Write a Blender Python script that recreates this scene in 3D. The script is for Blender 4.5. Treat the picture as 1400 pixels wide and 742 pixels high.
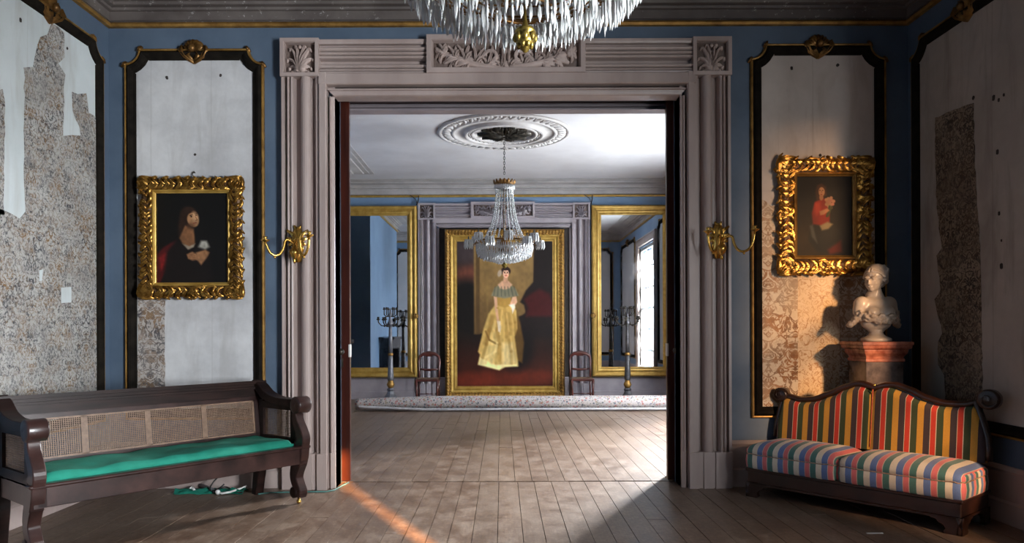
import bpy, math, random
import numpy as np
from mathutils import Vector, Matrix, noise as mnoise
random.seed(7)
SC = bpy.context.scene
COL = SC.collection
PI = math.pi
for _o in list(bpy.data.objects): bpy.data.objects.remove(_o)

# ------------------------------------------------------------------ camera
EYE = 1.37
F = 1010.0
cam = bpy.data.cameras.new('camera'); camo = bpy.data.objects.new('camera', cam); COL.objects.link(camo)
cam.sensor_width = 36; cam.lens = 36 * F / 1400
cam.shift_x = 13 / 1400; cam.shift_y = 80 / 1400
cam.clip_start = 0.05; cam.clip_end = 200
camo.matrix_world = Matrix.Translation((0, 0, EYE)) @ Matrix.Rotation(math.radians(90), 4, 'X') @ Matrix.Rotation(math.radians(-0.2), 4, 'Z')
SC.camera = camo

# ------------------------------------------------------------------ world, exposure, lights
SC.view_settings.view_transform = 'Standard'; SC.view_settings.look = 'None'
SC.view_settings.gamma = 1; SC.view_settings.exposure = 0.0
SC.view_settings.use_curve_mapping = False
SC.cycles.use_denoising = True
SC.cycles.max_bounces = 8; SC.cycles.diffuse_bounces = 3; SC.cycles.glossy_bounces = 4
SC.cycles.transmission_bounces = 5; SC.cycles.transparent_max_bounces = 10
SC.cycles.caustics_reflective = False; SC.cycles.caustics_refractive = False
SC.cycles.sample_clamp_indirect = 4
SC.cycles.blur_glossy = 1
w = bpy.data.worlds.new('world'); SC.world = w; w.use_nodes = True
w.node_tree.nodes['Background'].inputs[0].default_value = (0.72, 0.84, 1, 1)
w.node_tree.nodes['Background'].inputs[1].default_value = 0.5

# room dimensions: front room YB..Y1, far room Y2..Y3
XL, XR, YB, Y1, Y2, Y3, H = -3.44, 3.56, -1.75, 6.47, 6.93, 14.75, 4.30
# windows in the right wall: (y0, y1, z0, z1)
WIN_FAR = (10.1, 12.1, 0.35, 3.45)
WIN_NEAR = (2.0, 4.4, 0.5, 3.3)
WIN_BACK = (-0.9, 0.9, 0.5, 3.3)

def area_light(name, loc, direction, sx, sy, watts, col, spread=180):
    l = bpy.data.lights.new(name, 'AREA'); l.shape = 'RECTANGLE'; l.size = sx; l.size_y = sy
    l.energy = watts; l.color = col; l.spread = math.radians(spread)
    o = bpy.data.objects.new(name, l); COL.objects.link(o); o.location = loc
    o.rotation_euler = Vector(direction).to_track_quat('-Z', 'Y').to_euler()
    return o
area_light('daylight_far_window', (XR + 0.34, 11.1, 1.95), (-1, 0, -.12), 3.3, 2.3, 1000, (0.86, 0.93, 1.0))
area_light('bright_sky_far_window', (5.5, 13.8, 4.3), (-4.5, -7.3, -4.3), 1.2, 1.0, 6500, (1.0, 0.98, 0.96))
area_light('daylight_near_window', (XR + 0.5, 3.2, 2.05), (-1, 0.1, -0.3), 2.8, 2.4, 20, (1.0, 0.86, 0.72))
area_light('daylight_back_window', (XR + 0.5, 0.0, 1.65), (-1, 0.52, 0.02), 1.8, 1.9, 690, (0.92, 0.96, 1.0), 108)
def spot(name, src, dst, watts, col, deg, blend, rad):
    l = bpy.data.lights.new(name, 'SPOT'); l.energy = watts; l.color = col
    l.spot_size = math.radians(deg); l.spot_blend = blend; l.shadow_soft_size = rad
    o = bpy.data.objects.new(name, l); COL.objects.link(o); o.location = src
    o.rotation_euler = (Vector(dst) - Vector(src)).to_track_quat('-Z', 'Y').to_euler()
    return o
# low sun through the gap between the shutters of the rear window
spot('low_sun_through_shutters', (5.87, -8.0, 4.35), (-0.96, 6.0, 0.0), 150000, (1.0, 0.46, 0.14), 12, 0.3, 0.05)
# low warm light through the near side window onto the end wall and the sofa
spot('warm_light_near_window', (5.26, -2.0, 3.1), (2.75, 6.4, 0.9), 5600, (1.0, 0.56, 0.26), 31, 1.0, 0.30)

# ------------------------------------------------------------------ materials
MATS = {}
def new_mat(name):
    m = bpy.data.materials.new(name); m.use_nodes = True; MATS[name] = m
    nt = m.node_tree; b = nt.nodes['Principled BSDF']
    return m, nt, b
def N(nt, t, **kw):
    n = nt.nodes.new(t)
    for k, v in kw.items():
        if k in n.inputs.keys() if hasattr(n.inputs, 'keys') else False: n.inputs[k].default_value = v
        else: setattr(n, k, v)
    return n
def L(nt, a, b): nt.links.new(a, b)
def coords(nt, kind='Object', scale=(1, 1, 1), rot=(0, 0, 0)):
    if kind == 'Position': s = N(nt, 'ShaderNodeNewGeometry').outputs['Position']
    else: s = N(nt, 'ShaderNodeTexCoord').outputs[kind]
    mp = N(nt, 'ShaderNodeMapping'); mp.inputs['Scale'].default_value = scale; mp.inputs['Rotation'].default_value = rot
    L(nt, s, mp.inputs['Vector']); return mp.outputs[0]
def noise_tex(nt, vec, scale, detail=4, rough=.6, dist=0):
    n = N(nt, 'ShaderNodeTexNoise'); n.inputs['Scale'].default_value = scale; n.inputs['Detail'].default_value = detail
    n.inputs['Roughness'].default_value = rough; n.inputs['Distortion'].default_value = dist
    L(nt, vec, n.inputs['Vector']); return n.outputs['Fac']
def ramp(nt, fac, stops, interp='LINEAR'):
    r = N(nt, 'ShaderNodeValToRGB'); r.color_ramp.interpolation = interp
    e = r.color_ramp.elements
    while len(e) < len(stops): e.new(0.5)
    for i, (p, c) in enumerate(stops):
        e[i].position = p; e[i].color = (c, c, c, 1) if not hasattr(c, '__len__') else (*c, 1)
    L(nt, fac, r.inputs[0]); return r.outputs[0]
def mix(nt, fac, a, b, mode='MIX'):
    m = N(nt, 'ShaderNodeMix', data_type='RGBA', blend_type=mode)
    if hasattr(fac, 'links') or hasattr(fac, 'is_linked'): L(nt, fac, m.inputs[0])
    else: m.inputs[0].default_value = fac
    for s, i in ((a, 6), (b, 7)):
        if hasattr(s, 'is_linked'): L(nt, s, m.inputs[i])
        else: m.inputs[i].default_value = (*s, 1)
    return m.outputs[2]
def math_(nt, op, a, b=None):
    m = N(nt, 'ShaderNodeMath', operation=op)
    for i, s in enumerate((a, b)):
        if s is None: continue
        if hasattr(s, 'is_linked'): L(nt, s, m.inputs[i])
        else: m.inputs[i].default_value = s
    return m.outputs[0]
def bump(nt, b, h, strength=.3, dist=.01):
    n = N(nt, 'ShaderNodeBump'); n.inputs['Strength'].default_value = strength; n.inputs['Distance'].default_value = dist
    L(nt, h, n.inputs['Height']); L(nt, n.outputs[0], b.inputs['Normal'])
def mottled(name, c1, c2, scale=4, rough=.6, metal=0, bumps=.15, bscale=40, detail=5, kind='Object', spec=.5, lo=.35, hi=.65, stretch=(1,1,1), coat=0):
    m, nt, b = new_mat(name)
    v = coords(nt, kind, stretch)
    n = noise_tex(nt, v, scale, detail)
    L(nt, ramp(nt, n, [(lo, c1), (hi, c2)]), b.inputs['Base Color'])
    b.inputs['Roughness'].default_value = rough; b.inputs['Metallic'].default_value = metal
    b.inputs['Specular IOR Level'].default_value = spec; b.inputs['Coat Weight'].default_value = coat
    if bumps: bump(nt, b, noise_tex(nt, v, bscale, 3), bumps, .004)
    return m

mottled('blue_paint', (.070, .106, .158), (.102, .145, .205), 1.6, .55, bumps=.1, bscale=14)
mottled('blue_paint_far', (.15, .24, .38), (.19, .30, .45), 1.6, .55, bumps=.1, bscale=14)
mottled('mauve_paint', (.36, .285, .262), (.45, .368, .34), 3, .38, bumps=.12, bscale=30, stretch=(1, 1, .3))
mottled('mauve_paint_far', (.33, .29, .31), (.42, .37, .39), 3, .45, bumps=.1, bscale=30)
mottled('carved_mauve', (.42, .325, .29), (.52, .41, .37), 6, .5, bumps=.2, bscale=60)
mottled('cream_paint', (.52, .48, .44), (.60, .56, .52), 3, .4, bumps=.05)
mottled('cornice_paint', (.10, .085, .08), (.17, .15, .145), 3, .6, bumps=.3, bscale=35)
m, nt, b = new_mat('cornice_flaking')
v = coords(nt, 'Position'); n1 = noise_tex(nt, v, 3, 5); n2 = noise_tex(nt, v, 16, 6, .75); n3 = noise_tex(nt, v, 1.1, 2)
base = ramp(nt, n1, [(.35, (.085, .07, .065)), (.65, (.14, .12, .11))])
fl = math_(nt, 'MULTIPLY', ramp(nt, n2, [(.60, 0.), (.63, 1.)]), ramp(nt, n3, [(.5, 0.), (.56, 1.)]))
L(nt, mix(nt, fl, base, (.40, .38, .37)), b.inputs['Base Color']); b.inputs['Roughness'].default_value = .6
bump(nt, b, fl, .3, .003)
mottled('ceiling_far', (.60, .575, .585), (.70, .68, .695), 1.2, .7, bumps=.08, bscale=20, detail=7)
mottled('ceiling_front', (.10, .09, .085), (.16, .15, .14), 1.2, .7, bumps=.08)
mottled('plaster_far', (.50, .50, .52), (.60, .60, .62), 1.2, .7, bumps=.08)
mottled('medallion_plaster', (.50, .47, .455), (.62, .59, .58), 6, .6, bumps=.2)
mottled('dark_moulding', (.007, .006, .005), (.016, .013, .010), 12, .8, bumps=.2, spec=.05)
mottled('gilt_back', (.045, .02, .006), (.12, .055, .015), 18, .5, metal=.3, bumps=.25, bscale=70)  # dark backing: shade between the carved leaves put into the colour
mottled('carved_back', (.10, .068, .055), (.20, .15, .13), 18, .6, bumps=.2, bscale=70)  # grime tone, darkened so it also paints the shade behind the carving
mottled('gilt', (.22, .10, .018), (.54, .30, .065), 18, .30, metal=.8, bumps=.25, bscale=70)
mottled('gilt_pale', (.42, .245, .045), (.60, .385, .095), 8, .42, metal=.45, bumps=.15, bscale=40)
mottled('gilt_dull', (.20, .10, .02), (.42, .235, .06), 10, .45, metal=.55, bumps=.25, bscale=60)
mottled('gilt_dark', (.10, .05, .015), (.30, .15, .04), 14, .4, metal=.7, bumps=.3, bscale=70)
mottled('brass', (.50, .29, .06), (.74, .46, .12), 14, .25, metal=.95, bumps=.1)
mottled('bronze', (.02, .018, .016), (.09, .08, .065), 14, .4, metal=.6, bumps=.2)
mottled('grey_metal', (.12, .12, .135), (.22, .22, .24), 10, .4, metal=.4, bumps=.2)
mottled('dark_wood', (.008, .004, .0035), (.022, .010, .008), 3, .4, bumps=.15, bscale=50, stretch=(1, 6, 6), spec=.2)
mottled('bench_wood', (.012, .0055, .005), (.045, .020, .017), 5, .32, bumps=.12, bscale=40, spec=.4, coat=.1)
mottled('mahogany', (.028, .007, .005), (.065, .014, .008), 2.5, .3, bumps=.1, bscale=50, stretch=(6, 6, .5), coat=.3)
mottled('black_marble', (.008, .008, .01), (.02, .02, .024), 4, .2, bumps=0)
mottled('cane', (.14, .082, .052), (.22, .135, .085), 30, .5, bumps=.2, bscale=150)
mottled('green_cloth', (.0, .16, .105), (.006, .225, .155), 5, .85, bumps=.3, bscale=300)
mottled('white_plastic', (.62, .62, .60), (.70, .70, .68), 5, .35, bumps=0)
mottled('black_rubber', (.008, .008, .008), (.015, .015, .015), 5, .5, bumps=0)
mottled('marble', (.42, .36, .30), (.54, .47, .40), 5, .32, bumps=.04, bscale=30)
mottled('marble_drape', (.36, .28, .21), (.58, .49, .40), 30, .5, bumps=.5, bscale=90)
mottled('red_marble', (.16, .035, .02), (.46, .17, .11), 9, .22, bumps=0, detail=8)
mottled('grey_marble', (.02, .015, .015), (.16, .12, .11), 6, .22, bumps=0, detail=8)
mottled('under_floor', (.01, .009, .008), (.02, .018, .016), 3, .9, bumps=0)
mottled('rug_back', (.30, .28, .28), (.42, .40, .41), 20, .95, bumps=.3, bscale=120)
mottled('navy', (.018, .028, .05), (.028, .04, .07), 3, .5, bumps=.05)
mottled('hole_dark', (.02, .016, .014), (.04, .03, .025), 9, .8, bumps=0)
mottled('lawn', (.12, .16, .09), (.2, .24, .14), 3, .9, bumps=0)

# plaster with seams, stains and brown water marks
def plaster(name, c1, c2, tint, axis='X', s=1.0):
    m, nt, b = new_mat(name)
    v = coords(nt, 'Position'); vs = coords(nt, 'Position', (1, 1, .18))
    n1 = noise_tex(nt, v, 1.8, 6, .65); n2 = noise_tex(nt, vs, 5, 5, .6, .5); n3 = noise_tex(nt, v, 30, 3)
    base = ramp(nt, n1, [(.35, c1), (.65, c2)])
    st = ramp(nt, n2, [(.50, 0.), (.75, .75)])
    base = mix(nt, st, base, tint)
    sx = N(nt, 'ShaderNodeSeparateXYZ'); L(nt, N(nt, 'ShaderNodeNewGeometry').outputs['Position'], sx.inputs[0])
    seam = math_(nt, 'ABSOLUTE', math_(nt, 'SUBTRACT', math_(nt, 'FRACT', math_(nt, 'ADD', math_(nt, 'MULTIPLY', math_(nt, 'ADD', sx.outputs[axis], math_(nt, 'MULTIPLY', n1, .03)), 1.9), 10.3)), .5))
    sm = ramp(nt, seam, [(0., .35), (.016, 0.)])
    base = mix(nt, sm, base, tint)
    L(nt, base, b.inputs['Base Color']); b.inputs['Roughness'].default_value = .75
    bump(nt, b, n3, .12, .003)
    return m
plaster('plaster_white', (.43, .43, .44), (.64, .645, .65), (.36, .35, .34))
plaster('plaster_warm', (.52, .455, .40), (.62, .555, .50), (.36, .29, .22))  # tint carries some of the warm light that falls on this panel
plaster('plaster_left', (.54, .59, .60), (.62, .67, .68), (.44, .45, .43), 'Y')
plaster('plaster_right', (.38, .335, .29), (.48, .43, .375), (.22, .18, .14), 'Y')

# faded scrolling wallpaper: curling vines made of contour lines of distorted noise
def wallpaper(name, bg1, bg2, ink1, ink2, dens=.035, s=1.0, speck=.5, axes='XZ'):
    m, nt, b = new_mat(name)
    g = N(nt, 'ShaderNodeNewGeometry').outputs['Position']; sp = N(nt, 'ShaderNodeSeparateXYZ'); L(nt, g, sp.inputs[0])
    cb = N(nt, 'ShaderNodeCombineXYZ')
    ping = math_(nt, 'PINGPONG', math_(nt, 'ADD', sp.outputs[axes[0]], 20.0), .235)
    L(nt, ping, cb.inputs[0]); L(nt, math_(nt, 'MODULO', math_(nt, 'ADD', sp.outputs['Z'], 4.), .62), cb.inputs[1])
    vec = cb.outputs[0]; wv = coords(nt, 'Position')
    vo = N(nt, 'ShaderNodeTexVoronoi'); vo.feature = 'F1'; vo.inputs['Scale'].default_value = 9 * s
    wob = N(nt, 'ShaderNodeTexNoise'); wob.inputs['Scale'].default_value = 7; L(nt, vec, wob.inputs['Vector'])
    vv = N(nt, 'ShaderNodeVectorMath', operation='MULTIPLY_ADD'); vv.inputs[1].default_value = (.10, .10, .10)
    L(nt, wob.outputs['Color'], vv.inputs[0]); L(nt, vec, vv.inputs[2]); L(nt, vv.outputs[0], vo.inputs['Vector'])
    rings = math_(nt, 'ABSOLUTE', math_(nt, 'SUBTRACT', math_(nt, 'FRACT', math_(nt, 'MULTIPLY', vo.outputs['Distance'], 3.2)), .5))
    brk = noise_tex(nt, vec, 26, 3)
    curls = math_(nt, 'MULTIPLY', ramp(nt, rings, [(.07, 1.), (.14, 0.)]), ramp(nt, brk, [(.42, 0.), (.50, 1.)]))
    n1 = noise_tex(nt, vec, 15 * s, 3, .6, 1.2)
    vein = ramp(nt, math_(nt, 'ABSOLUTE', math_(nt, 'SUBTRACT', n1, .52)), [(dens * .5, 1.), (dens, 0.)])
    ink = math_(nt, 'MAXIMUM', curls, vein)
    blotch = ramp(nt, noise_tex(nt, wv, 34, 6, .8), [(.54, 0.), (.62, 1.)])
    wear = ramp(nt, noise_tex(nt, wv, 3.2, 5), [(.35, .45), (.6, 1.)])
    bg = ramp(nt, noise_tex(nt, wv, 2.6, 6, .7), [(.35, bg1), (.65, bg2)])
    inkc = ramp(nt, noise_tex(nt, wv, 8, 3), [(.4, ink1), (.6, ink2)])
    c = mix(nt, math_(nt, 'MULTIPLY', ink, wear), bg, inkc)
    c = mix(nt, math_(nt, 'MULTIPLY', blotch, speck), c, ink1)
    L(nt, c, b.inputs['Base Color']); b.inputs['Roughness'].default_value = .7
    bump(nt, b, noise_tex(nt, wv, 25, 4), .3, .004)
wallpaper('wallpaper_left', (.32, .30, .28), (.46, .45, .43), (.035, .04, .05), (.19, .105, .035), .035, 1.15, 1.0, 'YZ')
wallpaper('wallpaper_back_left', (.36, .32, .29), (.5, .47, .44), (.07, .065, .07), (.22, .14, .08), .06, .8, .9)
wallpaper('wallpaper_tan', (.52, .42, .30), (.64, .55, .43), (.16, .07, .025), (.30, .13, .045), .07, .7, .35)
wallpaper('wallpaper_tan_faded', (.60, .45, .28), (.68, .54, .38), (.34, .17, .07), (.44, .25, .12), .02, 1.0, .3)
wallpaper('wallpaper_dark', (.19, .14, .095), (.32, .25, .18), (.02, .016, .014), (.065, .04, .02), .06, 1.0, .9, 'YZ')

# floorboards: worn grey-brown, per-board tone
m, nt, b = new_mat('floorboard')
v = coords(nt, 'Position', (1, .22, 1)); v2 = coords(nt, 'Position', (1, .05, 1)); v3 = coords(nt, 'Position', (1.4, 1, 1))
rnd = N(nt, 'ShaderNodeObjectInfo').outputs['Random']
n1 = noise_tex(nt, v3, 3.6, 12, .78); n2 = noise_tex(nt, v2, 55, 4); n3 = noise_tex(nt, v, 1.1, 3); n4 = noise_tex(nt, v3, 24, 6, .8)
c = ramp(nt, n1, [(.36, (.052, .023, .012)), (.48, (.135, .076, .046)), (.60, (.25, .185, .14))])
c = mix(nt, ramp(nt, rnd, [(0, .0), (1, .45)]), c, (.12, .085, .065))
c = mix(nt, ramp(nt, n2, [(.35, .0), (.7, .5)]), c, (.09, .06, .045))
c = mix(nt, ramp(nt, n3, [(.4, 0.), (.7, .4)]), c, (.28, .215, .165))
c = mix(nt, ramp(nt, n4, [(.52, 0.), (.72, .65)]), c, (.31, .235, .175)); c = mix(nt, ramp(nt, n4, [(.30, .75), (.46, 0.)]), c, (.05, .027, .016))
c = mix(nt, ramp(nt, noise_tex(nt, v3, 2.1, 5, .7), [(.50, 0.), (.66, .5)]), c, (.085, .045, .026))
L(nt, c, b.inputs['Base Color'])
L(nt, ramp(nt, n1, [(.3, .34), (.7, .52)]), b.inputs['Roughness'])
bump(nt, b, n2, .25, .003)

# striped upholstery, stripes run across the length (object X)
def stripes(name, cols, period, off=0, axis='X', warp=0):
    m, nt, b = new_mat(name)
    tc = N(nt, 'ShaderNodeTexCoord'); sp = N(nt, 'ShaderNodeSeparateXYZ'); L(nt, tc.outputs['Object'], sp.inputs[0])
    sn = N(nt, 'ShaderNodeSeparateXYZ'); L(nt, tc.outputs['Normal'], sn.inputs[0])
    side = math_(nt, 'GREATER_THAN', math_(nt, 'ABSOLUTE', sn.outputs['X']), .80)
    cc_ = math_(nt, 'ADD', math_(nt, 'MULTIPLY', sp.outputs['X'], math_(nt, 'SUBTRACT', 1.0, side)), math_(nt, 'MULTIPLY', sp.outputs['Y'], side))
    f = math_(nt, 'FRACT', math_(nt, 'ADD', math_(nt, 'DIVIDE', cc_, period), 10 + off))
    st = []; k = len(cols)
    for i, cc in enumerate(cols):
        st.append((i / k, (.60, .52, .40) if i == 0 else cc)); st.append((i / k + .018, cc))
        if i == 0: st.append((i / k + .215, (.60, .50, .40)))
    c = ramp(nt, f, st, 'CONSTANT')
    th = noise_tex(nt, coords(nt, 'Object', (1, 1, 1)), 260, 2)
    c = mix(nt, .18, c, ramp(nt, th, [(.3, .1), (.7, .9)]), 'OVERLAY')
    L(nt, c, b.inputs['Base Color']); b.inputs['Roughness'].default_value = .8
    b.inputs['Sheen Weight'].default_value = .2
    bump(nt, b, th, .2, .002)
stripes('stripe_seat', [(.68, .16, .17), (.06, .17, .155), (.70, .63, .52), (.11, .18, .40)], .178)  # one sofa fabric; cool light on the seat put into its colours
stripes('stripe_back', [(.50, .035, .018), (.03, .05, .018), (.52, .27, .035), (.035, .022, .03)], .178)  # same fabric as the seat, with warm light put into its colours
stripes('stripe_back_end', [(.50, .05, .03), (.03, .07, .05), (.55, .42, .22), (.04, .055, .12)], .178)  # same fabric again, with less warm light in its colours

# rolled rug: small flowers on cream
m, nt, b = new_mat('rug_floral')
v = coords(nt, 'Object')
vo = N(nt, 'ShaderNodeTexVoronoi'); vo.inputs['Scale'].default_value = 20; L(nt, v, vo.inputs['Vector'])
d = ramp(nt, vo.outputs['Distance'], [(.30, 1.), (.42, 0.)])
vo2 = N(nt, 'ShaderNodeTexVoronoi'); vo2.inputs['Scale'].default_value = 38; L(nt, v, vo2.inputs['Vector'])
d2 = ramp(nt, vo2.outputs['Distance'], [(.30, 1.), (.40, 0.)])
sp = N(nt, 'ShaderNodeSeparateColor'); L(nt, vo.outputs['Color'], sp.inputs[0])
sp2 = N(nt, 'ShaderNodeSeparateColor'); L(nt, vo2.outputs['Color'], sp2.inputs[0])
fc = ramp(nt, sp.outputs[0], [(0, (.32, .13, .11)), (.3, (.27, .21, .15)), (.55, (.12, .12, .14)), (.8, (.36, .17, .16))], 'CONSTANT')
fc2 = ramp(nt, sp2.outputs[1], [(0, (.13, .15, .12)), (.5, (.46, .40, .36)), (.75, (.10, .10, .16))], 'CONSTANT')
c = mix(nt, d, mix(nt, d2, (.40, .35, .33), fc2), fc)
L(nt, c, b.inputs['Base Color']); b.inputs['Roughness'].default_value = .95
bump(nt, b, noise_tex(nt, v, 150, 2), .3, .004)

m, nt, b = new_mat('mirror_glass')
n = noise_tex(nt, coords(nt, 'Position'), 2.2, 6, .7)
b.inputs['Metallic'].default_value = 1; b.inputs['Base Color'].default_value = (.72, .77, .80, 1)
L(nt, ramp(nt, n, [(.45, .01), (.75, .10)]), b.inputs['Roughness'])
m, nt, b = new_mat('crystal')
b.inputs['Base Color'].default_value = (.93, .96, .96, 1); b.inputs['Roughness'].default_value = .09
b.inputs['Transmission Weight'].default_value = .52; b.inputs['IOR'].default_value = 1.6
b.inputs['Specular IOR Level'].default_value = 1.0
m, nt, b = new_mat('window_glass')
t = N(nt, 'ShaderNodeBsdfTransparent'); g = N(nt, 'ShaderNodeBsdfGlossy'); g.inputs['Roughness'].default_value = .03
ms = N(nt, 'ShaderNodeMixShader'); ms.inputs[0].default_value = .05
L(nt, t.outputs[0], ms.inputs[1]); L(nt, g.outputs[0], ms.inputs[2])
L(nt, ms.outputs[0], nt.nodes['Material Output'].inputs[0])
m, nt, b = new_mat('canvas')
a = N(nt, 'ShaderNodeVertexColor'); a.layer_name = 'paint'
L(nt, a.outputs[0], b.inputs['Base Color']); b.inputs['Roughness'].default_value = .6; b.inputs['Specular IOR Level'].default_value = .25
bump(nt, b, noise_tex(nt, coords(nt, 'Position'), 160, 2), .1, .002)

# ------------------------------------------------------------------ mesh helpers
class MB:
    def __init__(s): s.v = []; s.f = []; s.sm = []
    def add(s, vs, fs, smooth=False):
        o = len(s.v); s.v.extend([tuple(p) for p in vs]); s.f.extend([tuple(i + o for i in f) for f in fs]); s.sm.extend([smooth] * len(fs))
        return s
    def box(s, x0, x1, y0, y1, z0, z1, bev=0):
        if bev <= 0:
            vs = [(x, y, z) for x in (x0, x1) for y in (y0, y1) for z in (z0, z1)]
            return s.add(vs, [(0, 1, 3, 2), (4, 6, 7, 5), (0, 4, 5, 1), (2, 3, 7, 6), (0, 2, 6, 4), (1, 5, 7, 3)])
        c = ((x0 + x1) / 2, (y0 + y1) / 2, (z0 + z1) / 2); h = (abs(x1 - x0) / 2, abs(y1 - y0) / 2, abs(z1 - z0) / 2)
        b = min(bev, *[k * .95 for k in h]); vs = []; idx = {}
        for sx in (-1, 1):
            for sy in (-1, 1):
                for sz in (-1, 1):
                    S = (sx, sy, sz)
                    for a in range(3):
                        idx[S, a] = len(vs)
                        vs.append(tuple(c[k] + S[k] * (h[k] if k == a else h[k] - b) for k in range(3)))
        fs = []
        for a in range(3):
            u, w_ = (a + 1) % 3, (a + 2) % 3
            for sa in (-1, 1):
                q = []
                for (p, r) in ((-1, -1), (1, -1), (1, 1), (-1, 1)):
                    S = [0, 0, 0]; S[a] = sa; S[u] = p; S[w_] = r; q.append(idx[tuple(S), a])
                fs.append(q if sa > 0 else q[::-1])
            for p in (-1, 1):
                for r in (-1, 1):
                    S1 = [0, 0, 0]; S2 = [0, 0, 0]; S1[u] = S2[u] = p; S1[w_] = S2[w_] = r; S1[a] = -1; S2[a] = 1
                    S1, S2 = tuple(S1), tuple(S2)
                    fs.append([idx[S1, u], idx[S2, u], idx[S2, w_], idx[S1, w_]])
        for S in [(a, b_, c_) for a in (-1, 1) for b_ in (-1, 1) for c_ in (-1, 1)]: fs.append([idx[S, 0], idx[S, 1], idx[S, 2]])
        return s.add(vs, fs)
    def tube(s, pts, r, seg=8, cap=True, closed=False, flat=1.0):
        pts = [Vector(p) for p in pts]; n = len(pts); rs = r if hasattr(r, '__len__') else [r] * n
        vs = []; up = None
        for i, p in enumerate(pts):
            if closed: t = pts[(i + 1) % n] - pts[i - 1]
            else: t = pts[min(i + 1, n - 1)] - pts[max(i - 1, 0)]
            if t.length < 1e-9: t = Vector((0, 0, 1))
            t.normalize()
            if up is None:
                up = Vector((0, 0, 1)) if abs(t.z) < .9 else Vector((1, 0, 0))
            a = (up - t * up.dot(t))
            if a.length < 1e-6: a = t.orthogonal()
            a.normalize(); up = a; c = t.cross(a)
            for k in range(seg):
                an = 2 * PI * k / seg
                vs.append(p + (a * math.cos(an) + c * math.sin(an) * flat) * rs[i])
        fs = [(i * seg + k, i * seg + (k + 1) % seg, (i + 1) * seg + (k + 1) % seg, (i + 1) * seg + k) for i in range(n - 1) for k in range(seg)]
        if closed: fs += [((n - 1) * seg + k, (n - 1) * seg + (k + 1) % seg, (k + 1) % seg, k) for k in range(seg)]
        elif cap: fs += [tuple(range(seg))[::-1], tuple((n - 1) * seg + k for k in range(seg))]
        return s.add(vs, fs, True)
    def lathe(s, prof, seg=24, c=(0, 0, 0), axis='Z', smooth=True, sx=1, sy=1):
        vs = []
        for (r, z) in prof:
            for k in range(seg):
                a = 2 * PI * k / seg; x, y = r * math.cos(a) * sx, r * math.sin(a) * sy
                p = {'Z': (x, y, z), 'Y': (x, z, y), 'X': (z, x, y)}[axis]
                vs.append((c[0] + p[0], c[1] + p[1], c[2] + p[2]))
        n = len(prof)
        fs = [(i * seg + k, i * seg + (k + 1) % seg, (i + 1) * seg + (k + 1) % seg, (i + 1) * seg + k) for i in range(n - 1) for k in range(seg)]
        if prof[0][0] > 1e-5: fs.append(tuple(range(seg))[::-1])
        if prof[-1][0] > 1e-5: fs.append(tuple((n - 1) * seg + k for k in range(seg)))
        return s.add(vs, fs, smooth)
    def ball(s, c, r, seg=12, rings=8, rot=None):
        rx, ry, rz = r if hasattr(r, '__len__') else (r, r, r); vs = []
        for i in range(rings + 1):
            t = PI * i / rings
            for k in range(seg):
                a = 2 * PI * k / seg
                p = Vector((rx * math.sin(t) * math.cos(a), ry * math.sin(t) * math.sin(a), rz * math.cos(t)))
                if rot: p = rot @ p
                vs.append(p + Vector(c))
        fs = [(i * seg + k, (i + 1) * seg + k, (i + 1) * seg + (k + 1) % seg, i * seg + (k + 1) % seg) for i in range(rings) for k in range(seg)]
        return s.add(vs, fs, True)
    def prism(s, poly, fn, d0, d1, smooth=False):
        """extrude a 2D polygon between depths d0 and d1; fn(a,b,d)->xyz"""
        n = len(poly)
        vs = [fn(a, b_, d0) for a, b_ in poly] + [fn(a, b_, d1) for a, b_ in poly]
        fs = [tuple(range(n))[::-1], tuple(range(n, 2 * n))] + [(i, (i + 1) % n, n + (i + 1) % n, n + i) for i in range(n)]
        return s.add(vs, fs, smooth)
    def strip_profile(s, prof, fn, t0, t1, closed=False, smooth=False):
        """profile (a,b) extruded along t; fn(a,b,t)->xyz"""
        n = len(prof); vs = [fn(a, b_, t0) for a, b_ in prof] + [fn(a, b_, t1) for a, b_ in prof]
        m_ = n if closed else n - 1
        fs = [(i, (i + 1) % n, n + (i + 1) % n, n + i) for i in range(m_)]
        return s.add(vs, fs, smooth)
    def leaf(s, pts, w, h, fn, groove=.55, tip=.42, base=.45):
        """a carved leaf lying on a plane: pts 2D centre line, w half width, h height; fn(a,b,h)->xyz"""
        n = len(pts); vs = []
        for i, p in enumerate(pts):
            a = pts[max(i - 1, 0)]; c = pts[min(i + 1, n - 1)]
            tx, ty = c[0] - a[0], c[1] - a[1]; l = math.hypot(tx, ty) or 1; tx /= l; ty /= l
            t = i / (n - 1); ww = w * (base + (1 - base) * math.sin(PI * min(1, t * 1.15) ** .8)) if t < .75 else w * (tip + (1 - tip) * (1 - (t - .75) / .25) ** .6 * .9)
            hh = h * (.55 + .45 * math.sin(PI * min(1, t + .15)))
            for o, k in ((-1, 0), (-.6, .8), (0, groove), (.6, 1.0), (1, 0)):
                vs.append(fn(p[0] - ty * o * ww, p[1] + tx * o * ww, hh * k))
        fs = [(i * 5 + k, i * 5 + k + 1, (i + 1) * 5 + k + 1, (i + 1) * 5 + k) for i in range(n - 1) for k in range(4)]
        fs += [(0, 1, 2, 3, 4), tuple((n - 1) * 5 + k for k in (4, 3, 2, 1, 0))]
        return s.add(vs, fs, True)
    def mesh(s, name, mat=None):
        me = bpy.data.meshes.new(name); me.from_pydata(s.v, [], s.f)
        me.polygons.foreach_set('use_smooth', s.sm)
        if mat: me.materials.append(MATS[mat])
        me.validate()
        import bmesh
        bm = bmesh.new(); bm.from_mesh(me); bmesh.ops.recalc_face_normals(bm, faces=bm.faces); bm.to_mesh(me); bm.free()
        return me
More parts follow.
